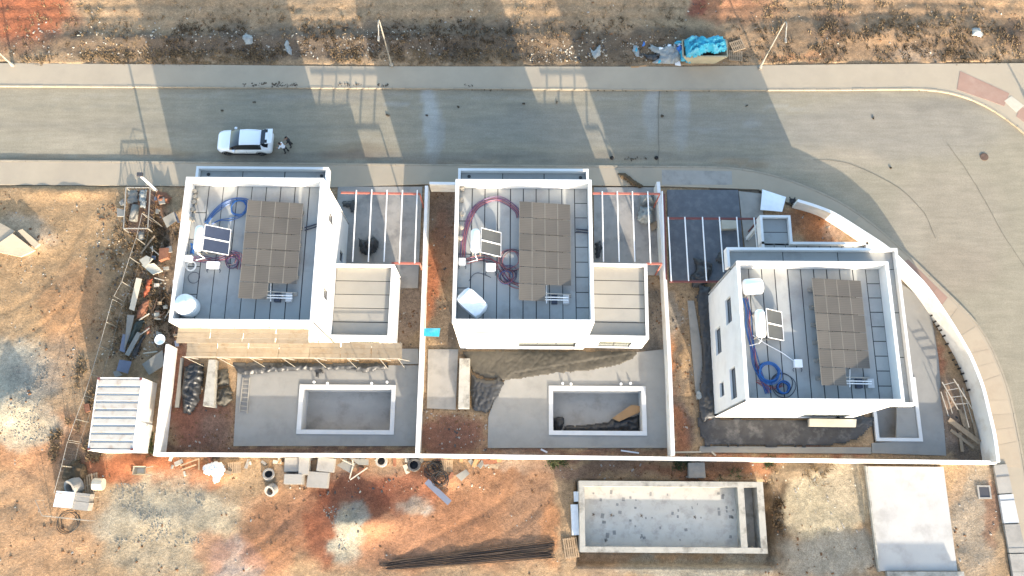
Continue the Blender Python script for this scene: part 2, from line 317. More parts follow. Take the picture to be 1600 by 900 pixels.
MOUNDS = [(18, 632, 62, 58, 1.0), (250, 812, 110, 45, 0.2), (565, 815, 60, 30, 0.8), (430, 862, 90, 50, 0.3), (640, 800, 60, 40, 0.25),
          (40, 372, 50, 26, 0.45), (110, 300, 80, 12, 0.25), (95, 470, 50, 50, 0.25), (215, 722, 40, 16, 0.35), (340, 735, 45, 18, 0.3), (690, 745, 40, 22, 0.4), (270, 335, 22, 25, 0.5), (245, 430, 20, 60, 0.35),
          (1075, 55, 90, 22, 0.4), (300, 62, 300, 14, 0.3), (700, 60, 260, 16, 0.3), (1380, 55, 160, 26, 0.3), (1475, 610, 22, 70, 0.35), (1262, 348, 26, 18, 0.3), (1250, 735, 60, 10, 0.2), (1066, 560, 8, 40, 0.2)]
RUTS = [[(-20, 500), (40, 470), (95, 420), (130, 350), (140, 298)], [(-20, 545), (60, 512), (125, 450), (160, 370), (172, 298)], [(-20, 745), (40, 735), (90, 790), (120, 898)], [(-20, 800), (30, 790), (60, 840), (80, 905)],
        [(330, 898), (420, 840), (470, 790), (500, 745)], [(372, 905), (450, 860), (505, 815)], [(590, 898), (660, 850), (760, 800), (840, 745)], [(640, 905), (720, 868), (810, 820), (872, 770)], [(845, 722), (868, 780), (880, 830), (872, 900)], [(1225, 750), (1262, 790), (1300, 850), (1320, 905)], [(1268, 742), (1305, 790), (1338, 850), (1352, 900)],
        [(-20, 30), (200, 26), (500, 32), (800, 24), (1100, 30), (1400, 22), (1620, 30)], [(-20, 12), (200, 8), (500, 13), (800, 6), (1100, 12), (1400, 5), (1620, 11)]]
_rp = [[(p.x, p.y) for p in catmull([Vector((x, y, 0)) for x, y in q], 4)] for q in RUTS]
def rut(px, py):
    out = np.zeros(px.shape)
    for q in _rp:
        d = np.full(px.shape, 1e9)
        for (x0, y0), (x1, y1) in zip(q, q[1:]):
            L2 = (x1 - x0) ** 2 + (y1 - y0) ** 2; t = np.clip(((px - x0) * (x1 - x0) + (py - y0) * (y1 - y0)) / L2, 0, 1); d = np.minimum(d, (px - x0 - t * (x1 - x0)) ** 2 + (py - y0 - t * (y1 - y0)) ** 2)
        out = np.maximum(out, np.exp(-d / 18.0))
    return out
def ground_z(X, Y):
    X = np.asarray(X, float); Y = np.asarray(Y, float); px, py = to_px(X, Y)
    z = 0.20 * (fbm(X, Y, 5.0, 3) - 0.5) + 0.16 * (fbm(X, Y, 1.2, 9) - 0.5) + 0.05 * (fbm(X, Y, .5, 15, 2) - 0.5) - 0.02
    rt = rut(px, py); z = z - 0.045 * rt * (0.4 + 1.0 * fbm(X, Y, 1.5, 33))
    lot = (py > 285) & (py < 714) & (px > 255) & (px < 1540); z = np.where(lot, z * 0.35 - 0.02, z)
    z = np.where(py < 100, z * 1.3 + 0.02, z)
    for mx, my, rx, ry, h in MOUNDS:
        q = ((px - mx) / rx) ** 2 + ((py - my) / ry) ** 2
        z = z + h * np.exp(-q * 1.6) * (0.75 + 0.5 * fbm(X, Y, 0.9, 21))
    # excavation round the open tank
    q = np.maximum(np.maximum(tk[0] - X, X - tk[1] - 0.9), np.maximum(tk[2] - 0.9 - Y, Y - tk[3])); z = np.where((q < 0) & ((X > tk[1] - 0.3) | (Y < tk[2] + 0.3)), -0.9 + 0.4 * (fbm(X, Y, 0.8, 5) - 0.5), z)
    z = np.where((X > tk[0]) & (X < tk[1]) & (Y > tk[2]) & (Y < tk[3]), -0.5, z)
    hard = inside(road_poly, X, Y) | inside(pave_far, X, Y) | inside(pave_near, X, Y)
    z = np.where(hard, -0.35, z)
    for poly in SLABS_W: z = np.where(inside(poly, X, Y), np.minimum(z, -0.08), z)
    for x0, x1, y0, y1 in pools + [pool3]: z = np.where((X > x0) & (X < x1) & (Y > y0) & (Y < y1), -2.3, z)
    return z
def gz(p): return float(ground_z(np.array([p[0]]), np.array([p[1]]))[0])
SLABS = [
 ('pool_deck', DECK1, 'deck'), ('pool_deck', DECK2, 'deck'),
 ('garden_slab', [(669, 546), (716, 546), (712, 640), (667, 638)], 'concrete'),
 ('driveway', [(528, 292), (660, 292), (653, 450), (522, 452)], 'drive'),
 ('driveway', [(928, 293), (1030, 293), (1036, 430), (928, 430)], 'drive'),
 ('driveway', [(1042, 297), (1153, 297), (1166, 440), (1046, 440)], 'bluedrive'),
 ('entrance_path', [(1154, 299), (1190, 303), (1196, 392), (1164, 388)], 'concrete'),
 ('side_path', [(1404, 440), (1452, 476), (1466, 560), (1478, 712), (1362, 708), (1362, 692), (1400, 690)], 'deck'),
 ('edge_strip', [(1094, 697), (1361, 699), (1361, 709), (1092, 707)], 'deck'),
 ('side_path', [(1084, 470), (1096, 540), (1100, 620), (1088, 625), (1082, 560), (1074, 470)], 'concrete'),
 ('garden_slab', [(626, 545), (654, 545), (654, 569), (626, 569)], 'concrete'),
 ('front_apron', [(1034, 266), (1143, 268), (1144, 289), (1034, 289)], 'concrete'),
]
SLABS_W = [P2(q) for _, q, _ in SLABS]

# colour of the ground, with shade painted in at places: (px, py, rx, ry, colour, strength)
SAND = (192, 158, 116)
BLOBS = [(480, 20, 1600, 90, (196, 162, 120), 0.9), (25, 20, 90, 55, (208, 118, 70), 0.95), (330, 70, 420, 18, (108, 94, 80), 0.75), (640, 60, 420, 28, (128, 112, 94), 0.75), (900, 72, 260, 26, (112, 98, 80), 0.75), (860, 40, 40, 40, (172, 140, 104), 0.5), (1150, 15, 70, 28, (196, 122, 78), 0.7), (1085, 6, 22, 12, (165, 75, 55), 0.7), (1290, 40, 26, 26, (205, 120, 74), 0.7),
 (1400, 45, 260, 60, (178, 142, 104), 0.75), (1260, 50, 60, 30, (140, 118, 92), 0.6), (1400, 75, 160, 12, (130, 110, 88), 0.6), (1250, 92, 60, 8, (200, 140, 90), 0.6), (1440, 88, 40, 10, (210, 182, 150), 0.6), (1580, 55, 20, 25, (110, 90, 75), 0.7),
 (90, 400, 170, 140, (196, 158, 110), 0.9), (40, 370, 50, 30, (228, 196, 158), 0.7), (120, 480, 60, 70, (200, 140, 88), 0.5), (60, 700, 90, 60, (200, 136, 88), 0.7), (60, 820, 110, 90, (208, 160, 112), 0.8), (20, 600, 65, 70, (198, 188, 164), 0.95), (35, 668, 55, 34, (196, 184, 156), 0.9), (60, 590, 45, 30, (176, 166, 148), 0.7), (95, 570, 30, 50, (190, 160, 128), 0.6),
 (195, 430, 40, 80, (160, 136, 102), 0.7), (180, 540, 40, 90, (156, 130, 96), 0.7), (235, 330, 26, 40, (196, 130, 84), 0.7), (250, 420, 36, 90, (128, 110, 92), 0.8), (225, 380, 22, 30, (196, 146, 86), 0.7), (150, 640, 16, 60, (150, 116, 80), 0.8), (120, 720, 30, 40, (112, 96, 78), 0.7),  # leading two blobs darken the soil where the cabin's shadow lies
 (210, 732, 75, 26, (184, 104, 60), 0.9), (300, 740, 50, 20, (198, 120, 72), 0.8), (265, 805, 110, 54, (208, 192, 158), 0.95), (195, 820, 50, 38, (178, 168, 144), 0.75), (285, 800, 34, 24, (166, 158, 138), 0.65), (250, 862, 90, 40, (188, 170, 138), 0.9), (375, 878, 42, 36, (186, 168, 154), 0.85), (340, 865, 30, 30, (196, 126, 82), 0.5), (430, 850, 50, 60, (190, 116, 68), 0.6), (440, 800, 60, 40, (196, 138, 92), 0.6),
 (600, 810, 150, 85, (184, 124, 86), 0.8), (555, 775, 62, 34, (138, 82, 58), 0.85), (500, 830, 26, 60, (150, 78, 48), 0.7), (534, 836, 24, 42, (190, 182, 156), 0.95), (548, 800, 14, 16, (160, 160, 146), 0.8), (640, 770, 60, 30, (172, 96, 62), 0.6), (655, 785, 24, 14, (194, 180, 154), 0.7), (680, 792, 10, 7, (206, 196, 176), 0.8), (480, 735, 60, 26, (150, 134, 116), 0.7), (620, 725, 40, 20, (190, 160, 126), 0.6), (780, 800, 90, 90, (182, 124, 82), 0.8), (820, 725, 60, 18, (176, 158, 138), 0.7),  # dark brown second blob paints the shaded side of the earth mound
 (830, 800, 40, 90, (170, 132, 100), 0.6), (940, 733, 110, 14, (150, 118, 96), 0.8), (1100, 732, 90, 16, (168, 112, 76), 0.8), (860, 830, 16, 60, (206, 140, 84), 0.7), (950, 880, 60, 22, (176, 150, 122), 0.7), (1100, 888, 130, 18, (178, 172, 152), 0.9), (1216, 820, 22, 70, (92, 78, 62), 0.9), (1285, 790, 60, 52, (202, 186, 150), 0.97), (1245, 740, 50, 16, (150, 130, 102), 0.8), (1330, 760, 40, 44, (200, 182, 148), 0.9), (1310, 866, 90, 32, (178, 170, 150), 0.9), (1180, 725, 30, 12, (206, 136, 86), 0.8), (1520, 800, 40, 110, (182, 164, 138), 0.9), (1550, 800, 14, 60, (160, 110, 78), 0.7), (1490, 760, 14, 40, (206, 170, 128), 0.8),  # shade painted above, left of and in the pit beside the tank; lit strip too
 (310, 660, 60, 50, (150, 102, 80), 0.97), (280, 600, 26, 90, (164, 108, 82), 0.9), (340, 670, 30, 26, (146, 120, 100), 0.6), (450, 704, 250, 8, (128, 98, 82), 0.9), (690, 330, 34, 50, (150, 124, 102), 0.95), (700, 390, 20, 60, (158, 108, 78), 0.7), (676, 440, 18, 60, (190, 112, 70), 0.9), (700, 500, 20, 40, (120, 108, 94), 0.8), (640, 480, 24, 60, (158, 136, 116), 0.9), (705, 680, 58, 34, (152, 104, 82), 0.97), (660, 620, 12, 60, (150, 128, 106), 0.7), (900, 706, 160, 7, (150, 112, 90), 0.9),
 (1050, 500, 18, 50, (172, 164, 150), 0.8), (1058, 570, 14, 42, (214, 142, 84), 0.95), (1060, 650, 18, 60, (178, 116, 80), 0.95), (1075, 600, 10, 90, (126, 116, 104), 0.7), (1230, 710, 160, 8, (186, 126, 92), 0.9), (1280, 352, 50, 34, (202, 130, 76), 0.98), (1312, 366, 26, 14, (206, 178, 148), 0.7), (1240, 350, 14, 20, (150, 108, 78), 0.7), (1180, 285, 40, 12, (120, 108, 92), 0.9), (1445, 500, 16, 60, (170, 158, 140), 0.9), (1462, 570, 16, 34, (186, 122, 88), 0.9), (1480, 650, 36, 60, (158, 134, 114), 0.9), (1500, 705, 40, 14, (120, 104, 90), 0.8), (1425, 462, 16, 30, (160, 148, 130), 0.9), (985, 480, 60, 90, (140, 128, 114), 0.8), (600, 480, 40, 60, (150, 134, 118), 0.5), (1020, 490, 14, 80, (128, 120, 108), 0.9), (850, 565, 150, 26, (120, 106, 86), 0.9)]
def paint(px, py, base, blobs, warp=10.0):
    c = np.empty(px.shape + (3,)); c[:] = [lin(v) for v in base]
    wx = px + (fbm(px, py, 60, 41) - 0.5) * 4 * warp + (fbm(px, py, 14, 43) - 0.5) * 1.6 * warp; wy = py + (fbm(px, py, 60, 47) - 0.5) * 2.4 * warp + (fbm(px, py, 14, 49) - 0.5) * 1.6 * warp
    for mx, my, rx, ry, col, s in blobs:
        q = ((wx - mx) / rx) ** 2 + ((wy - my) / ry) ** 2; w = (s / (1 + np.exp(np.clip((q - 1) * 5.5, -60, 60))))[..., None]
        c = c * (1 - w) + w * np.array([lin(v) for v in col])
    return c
def set_tint(me, rgb):
    a = me.color_attributes.new('tint', 'FLOAT_COLOR', 'POINT'); buf = np.ones((len(rgb), 4)); buf[:, :3] = rgb; a.data.foreach_set('color', buf.ravel())
def grid_mesh(name, xs, ys, zf, keep=None):
    X, Y = np.meshgrid(xs, ys); Z = zf(X, Y); nx, ny = len(xs), len(ys)
    idx = np.arange(nx * ny).reshape(ny, nx); q = np.stack([idx[:-1, :-1], idx[:-1, 1:], idx[1:, 1:], idx[1:, :-1]], -1).reshape(-1, 4)
    if keep is not None:
        cx = (X[:-1, :-1] + X[1:, 1:]) / 2; cy = (Y[:-1, :-1] + Y[1:, 1:]) / 2; q = q[keep(cx, cy).ravel()]
    used = np.unique(q); mp = np.full(nx * ny, -1); mp[used] = np.arange(len(used)); q = mp[q]
    V = np.stack([X.ravel(), Y.ravel(), Z.ravel()], -1)[used]
    me = bpy.data.meshes.new(name); me.vertices.add(len(V)); me.vertices.foreach_set('co', V.ravel()); me.loops.add(q.size); me.loops.foreach_set('vertex_index', q.ravel().astype(np.int32))
    me.polygons.add(len(q)); me.polygons.foreach_set('loop_start', np.arange(0, q.size, 4, dtype=np.int32)); me.update(calc_edges=True)
    me.polygons.foreach_set('use_smooth', [True] * len(q)); return me, V
fx = np.arange(-50, 50.01, 0.2); fy = np.arange(-7, 48.01, 0.2)
xs = np.concatenate([np.linspace(-900, -52, 24), fx, np.linspace(52, 900, 24)]); ys = np.concatenate([np.linspace(-900, -8.5, 24), fy, np.linspace(50, 900, 24)])
me, V = grid_mesh('ground', xs, ys, ground_z)
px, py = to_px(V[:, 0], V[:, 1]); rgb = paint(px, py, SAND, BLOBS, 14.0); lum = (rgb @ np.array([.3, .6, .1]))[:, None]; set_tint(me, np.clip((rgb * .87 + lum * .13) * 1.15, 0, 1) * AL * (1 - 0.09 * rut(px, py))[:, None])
tag(link('ground', me, tint_mat('bare_earth', 0.95, 0.5)), kind='structure')
# road
rx = np.arange(-75, 62, 0.3); ry = np.arange(-12, 40, 0.3); rb = offset(kf, 0.3) + offset(kn, -0.3)[::-1]
me, V = grid_mesh('road', rx, ry, lambda X, Y: 0 * X + RZ + 0.03 * (fbm(X, Y, 6.0, 71) - 0.5), lambda X, Y: inside(rb, X, Y))
RB = [(545, 244, 40, 8, (176, 140, 104), 0.55), (250, 240, 60, 8, (176, 150, 116), 0.5), (700, 252, 80, 4, (176, 150, 120), 0.5), (1160, 254, 50, 5, (180, 152, 120), 0.5), (60, 246, 120, 4, (182, 158, 126), 0.5), (300, 165, 700, 2.2, (172, 166, 150), 0.5), (300, 196, 700, 2.2, (170, 164, 148), 0.5), (500, 215, 800, 2.5, (200, 192, 172), 0.4), (700, 150, 700, 2, (198, 192, 176), 0.4), (1300, 180, 260, 3, (170, 164, 148), 0.5), (1330, 215, 230, 3, (172, 166, 150), 0.5), (560, 236, 60, 14, (164, 146, 122), 0.5), (945, 250, 60, 8, (206, 190, 160), 0.6), (1230, 262, 40, 6, (206, 190, 160), 0.4), (1480, 420, 30, 60, (200, 186, 158), 0.4), (820, 175, 26, 12, (150, 146, 134), 0.4), (1230, 168, 40, 3, (204, 200, 186), 0.5), (1110, 200, 30, 4, (204, 202, 192), 0.5), (620, 163, 24, 2.5, (206, 204, 194), 0.5), (1180, 193, 12, 6, (210, 208, 198), 0.6), (1070, 170, 12, 60, (205, 205, 198), 0.7), (1018, 170, 12, 50, (206, 206, 200), 0.6), (668, 180, 12, 60, (214, 214, 206), 0.75), (680, 210, 10, 50, (206, 206, 200), 0.5), (1000, 200, 300, 30, (176, 172, 160), 0.5), (1400, 200, 160, 50, (182, 174, 160), 0.7), (1480, 350, 90, 90, (190, 178, 158), 0.7), (1290, 250, 90, 20, (208, 194, 170), 0.6), (1420, 360, 24, 60, (204, 192, 170), 0.5), (1480, 160, 60, 10, (150, 145, 135), 0.4), (1500, 420, 60, 40, (186, 172, 152), 0.5), (700, 245, 500, 8, (150, 144, 134), 0.5), (100, 195, 400, 10, (176, 166, 148), 0.4), (120, 225, 60, 16, (208, 196, 172), 0.5), (500, 150, 120, 6, (158, 154, 146), 0.3), (395, 240, 60, 8, (150, 138, 124), 0.5)]
px, py = to_px(V[:, 0], V[:, 1]); set_tint(me, paint(px, py, (189, 179, 156), RB, 6.0) * AL)
tag(link('road', me, tint_mat('dusty_asphalt', 0.42, 0.15, 0.85, streak=1.0, broad=0.35)), kind='structure')
def ngon(name, pts, z0, z1, material, parent=None):
    return MB().prism([(p.x, p.y) for p in pts], z0, z1).build(name, material, parent)
tag(ngon('pavement_far', pave_far, -0.3, PZ, M['pave']), kind='structure')
pn = tag(ngon('pavement_near', pave_near, -0.3, PZ, M['pave']), kind='structure')
# paving slabs laid round the bend, laid on the near pavement's bed
inn = catmull(wo, 3); wl = resample([p for p in offset(wo, 0.06)], 1.15)
prev = None
for i, p in enumerate(wl):
    j = min(range(len(kn)), key=lambda k: (kn[k] - Vector((p.x, p.y, 0))).length); q = offset(kn, -0.2)[j] if False else kn[j]
    dvec = (Vector((p.x, p.y, 0)) - q); dvec.z = 0; q = q + dvec.normalized() * 0.24
    if prev is not None and i > 4:
        a, b = prev; e = 0.008
        m_ = M['pinkslab'] if 9 <= i <= 12 else M['slab']
        MB().prism([tuple(a.lerp(p, e).xy), tuple(p.lerp(a, e).xy), tuple(q.lerp(b, e).xy), tuple(b.lerp(q, e).xy)], PZ - 0.02, PZ + 0.012 + random.uniform(0, .003)).build('paving_slab', m_, pn)
    prev = (p, q)
MB().prism([tuple(p.xy) for p in P2([(1500, 111), (1577, 146), (1569, 166), (1530, 152), (1495, 140)], PZ)], PZ - 0.02, PZ + 0.015).build('pink_paving_patch', M['pinkslab'], bpy.data.objects['pavement_far'])
MB().prism([tuple(p.xy) for p in P2([(1594, 166), (1640, 190), (1660, 235), (1612, 200), (1588, 182)], PZ)], PZ - 0.02, PZ + 0.015).build('pink_paving_patch', M['pinkslab'], bpy.data.objects['pavement_far'])
for q in ([(1569, 158), (1580, 150), (1600, 165), (1588, 176)],):
    MB().prism([tuple(p.xy) for p in P2(q, PZ)], PZ - 0.02, PZ + 0.02).build('paving_slab', M['creamsheet'], bpy.data.objects['pavement_far'])
for nm, q, mm in (('brown_board_patch', [(986, 104), (998, 104), (998, 114), (985, 114)], 'cardboard'), ('brown_board_patch', [(999, 102), (1010, 102), (1010, 113), (999, 114)], 'cardboard')):
    pass
rd = bpy.data.objects['road']
for q in ([(1480, 225), (1505, 262), (1535, 310), (1562, 355), (1600, 415), (1640, 470)], [(1030, 137), (1029, 180), (1031, 220), (1030, 258)], [(1270, 250), (1330, 256), (1400, 290), (1440, 330), (1462, 372)]):
    w = resample(catmull([at(x + random.uniform(-2, 2), y + random.uniform(-1, 1), RZ) for x, y in q], 6), .7); w = [p + Vector((random.uniform(-.04, .04), random.uniform(-.04, .04), .024)) for p in w]; l_, r__ = offset(w, .022), offset(w, -.022)
    mb = MB(); n_ = len(w); mb.add([p for p in l_] + [p for p in r__], [(n_ + i, n_ + i + 1, i + 1, i) for i in range(n_ - 1)]).build('road_seam', M['seam'], rd)
# kerb stones
for nm, path, side in (('kerb_far', kf, 1), ('kerb_near', kn, -1)):
    kb = bpy.data.objects.new(nm, None); COL.objects.link(kb); kb['kind'] = 'structure'; kb.location = (0, 0, 0)
    for a, b in zip(path, path[1:]):
        t = (b - a).normalized(); n = Vector((-t.y, t.x, 0)) * 0.075; e = t * 0.012; h = PZ + 0.02 + random.uniform(-.006, .008)
        MB().prism([tuple((a + e - n).xy), tuple((b - e - n).xy), tuple((b - e + n).xy), tuple((a + e + n).xy)], RZ - 0.15, h).build('kerb_stone', M['kerb'], kb)
# concrete slabs in the gardens
for (nm, q, mk), w in zip(SLABS, SLABS_W):
    pts = [tuple(p.xy) for p in w]
    hole = pools[0] if q is DECK1 else pools[1] if q is DECK2 else None
    if hole is None:
        o = MB().prism(pts, -0.1, DZ).build(nm, M[mk])
    else:
        x0, x1, y0, y1 = hole; g = 0.02; mb = MB(); X0 = min(p[0] for p in pts); X1 = max(p[0] for p in pts); Y0 = min(p[1] for p in pts)
        bm = bmesh.new(); inner = [(x0 + g, y0 + g), (x1 - g, y0 + g), (x1 - g, y1 - g), (x0 + g, y1 - g)]
        vo = [bm.verts.new((p[0], p[1], DZ)) for p in pts]; vi = [bm.verts.new((p[0], p[1], DZ)) for p in inner]
        es = [bm.edges.new((vo[i], vo[(i + 1) % len(vo)])) for i in range(len(vo))] + [bm.edges.new((vi[i], vi[(i + 1) % 4])) for i in range(4)]
        bmesh.ops.triangle_fill(bm, edges=es, use_beauty=True); r_ = bmesh.ops.extrude_face_region(bm, geom=bm.faces[:])
        for v in [g_ for g_ in r_['geom'] if isinstance(g_, bmesh.types.BMVert)]: v.co.z -= 0.12
        bmesh.ops.recalc_face_normals(bm, faces=bm.faces[:]); me = bpy.data.meshes.new(nm); bm.to_mesh(me); bm.free(); o = link(nm, me, M[mk])
    o['kind'] = 'structure'

# ---------------------------------------------------------------- boundary walls
def wall_path(name, pts, th, ztops, z0, material, label, cat='wall', side=1, cap=True, group=None):
    """wall whose OUTER top edge runs through pts (world)"""
    root = thing(name, label, cat, (pts[0].x, pts[0].y, z0), group)
    inn_ = offset(pts, th * side)
    mb = MB(); cp = MB()
    for i in range(len(pts) - 1):
        a, b, c, d = pts[i], pts[i + 1], inn_[i + 1], inn_[i]; za, zb = ztops[i], ztops[i + 1]
        vs = [(a.x, a.y, z0), (b.x, b.y, z0), (c.x, c.y, z0), (d.x, d.y, z0), (a.x, a.y, za - .03), (b.x, b.y, zb - .03), (c.x, c.y, zb - .03), (d.x, d.y, za - .03)]
        fs = [(0, 1, 5, 4), (2, 3, 7, 6), (4, 5, 6, 7)] + ([(0, 4, 7, 3)] if i == 0 else []) + ([(1, 2, 6, 5)] if i == len(pts) - 2 else [])
        if side < 0: fs = [f_[::-1] for f_ in fs]
        mb.add(vs, [f_[::-1] for f_ in fs])
        vs2 = [(p.x, p.y, z) for p, z in ((a, za - .03), (b, zb - .03), (c, zb - .03), (d, za - .03), (a, za), (b, zb), (c, zb), (d, za))]
        fs2 = [(0, 1, 5, 4), (2, 3, 7, 6), (4, 5, 6, 7)] + ([(0, 4, 7, 3)] if i == 0 else []) + ([(1, 2, 6, 5)] if i == len(pts) - 2 else [])
        cp.add(vs2, [f_[::-1] if side > 0 else f_ for f_ in fs2])
    for q, nm, mm in ((mb, 'wall_body', material), (cp, 'coping', M['cap'])):
        o = q.build(nm, mm, root); bm = bmesh.new(); bm.from_mesh(o.data); bmesh.ops.remove_doubles(bm, verts=bm.verts[:], dist=0.0005); bmesh.ops.recalc_face_normals(bm, faces=bm.faces[:]); bm.to_mesh(o.data); bm.free()
    return root
wall_path('boundary_wall', wc, 0.24, [p.z for p in wc], -0.3, M['bwall'], 'long white wall curving round the bend beside the pavement', side=-1)
def straight(pts, z, **k):
    w = [at(x, y, z) for x, y in pts]; return dict(pts=w, ztops=[z] * len(w), **k)
wall_path('boundary_wall', th=0.24, z0=-0.3, material=M['bwall'], label='low straight white wall running along the lower end of all three gardens', side=1, **straight([(239, 712), (645, 714), (1050, 719), (1558, 725)], 1.1))
wall_path('boundary_wall', th=0.24, z0=-0.3, material=M['bwall'], label='white garden wall beside the ribbed white site cabin', side=1, **straight([(259, 538), (250, 620), (240, 706.5)], 1.6))
wall_path('boundary_wall', th=0.24, z0=-0.3, material=M['bwall'], label='white dividing wall with a turquoise board leaning on it', side=1, **straight([(664, 290), (660, 420), (655, 560), (649, 707.5)], 1.5))
wall_path('boundary_wall', th=0.22, z0=-0.3, material=M['bwall'], label='short white wall closing the soil strip beside the middle house', side=-1, **straight([(671, 284), (711, 284.5)], 1.5))
wall_path('boundary_wall', th=0.26, z0=-0.3, material=M['bwall'], label='white dividing wall beside the grey blue driveway and orange soil strip', side=1, **straight([(1026, 284), (1031, 350), (1037, 440), (1044, 570), (1049, 711)], 1.5))

# ---------------------------------------------------------------- swimming pools
def pool(fr, depth, label, floor_mat, coping=0.32):
    x0, x1, y0, y1 = fr; c = ((x0 + x1) / 2, (y0 + y1) / 2, DZ); root = thing('swimming_pool', label, 'pool', c)
    zt = DZ + 0.1; w = coping
    for a, b, d, e in ((x0, x1, y0, y0 + w), (x0, x1, y1 - w, y1), (x0, x0 + w, y0 + w, y1 - w), (x1 - w, x1, y0 + w, y1 - w)):
        MB().prism([(a, d), (b, d), (b, e), (a, e)], DZ - 0.12, zt).build('coping', M['poolcap'], root)
    i = w + 0.01; t = 0.12
    for a, b, d, e in ((x0 + i - t, x1 - i + t, y0 + i - t, y0 + i), (x0 + i - t, x1 - i + t, y1 - i, y1 - i + t), (x0 + i - t, x0 + i, y0 + i, y1 - i), (x1 - i, x1 - i + t, y0 + i, y1 - i)):
        MB().prism([(a, d), (b, d), (b, e), (a, e)], -depth, DZ - 0.121).build('pool_wall', M['gwall'], root)
    MB().prism([(x0 + i, y0 + i), (x1 - i, y0 + i), (x1 - i, y1 - i), (x0 + i, y1 - i)], -depth, -depth + 0.1).build('pool_floor', floor_mat, root)
    return root
pool(pools[0], 1.5, 'empty rectangular grey pool with bare floor and white rim', M['poolfloor'])
pool(pools[1], 1.5, 'empty rectangular pool with black sheeting and cardboard on its floor', M['poolfloor'])
pool(pool3, 1.2, 'small empty pool with white rim in front of the house by the curved wall', M['poolfloor'], 0.25)
# ================================================================ HOUSES
ZT, ZR = 9.0, 7.85                            # parapet top, roof level
class Fr:
    """rectangle in plan: BL corner, directions u (along the front) and v (towards the street)"""
    def __init__(s, tl, tr, bl, br, z, rot=None):
        a, b, c, d = (at(*q, z) for q in (tl, tr, bl, br)); cx = (a + b + c + d) / 4; u = (b - a + d - c); u.z = 0; u.normalize()
        v = Vector((-u.y, u.x, 0)); vv = (a - c + b - d); vv.z = 0; vv.normalize(); m_ = (v + vv).normalized(); v = m_; u = Vector((v.y, -v.x, 0))
        s.u, s.v = u, v; pu = [(p - cx).dot(u) for p in (a, b, c, d)]; pv = [(p - cx).dot(v) for p in (a, b, c, d)]
        u0, u1 = (pu[0] + pu[2]) / 2, (pu[1] + pu[3]) / 2; v0, v1 = (pv[2] + pv[3]) / 2, (pv[0] + pv[1]) / 2
        s.W, s.D = u1 - u0, v1 - v0; s.o = cx + u * u0 + v * v0; s.o.z = 0
    def p(s, x, y, z=0.0): q = s.o + s.u * x + s.v * y; return Vector((q.x, q.y, z))
    def xy(s, x, y): q = s.p(x, y); return (q.x, q.y)
    def loc(s, q): d = Vector((q.x, q.y, 0)) - s.o; return d.dot(s.u), d.dot(s.v)
    def rect(s, x0, x1, y0, y1): return [s.xy(x0, y0), s.xy(x1, y0), s.xy(x1, y1), s.xy(x0, y1)]
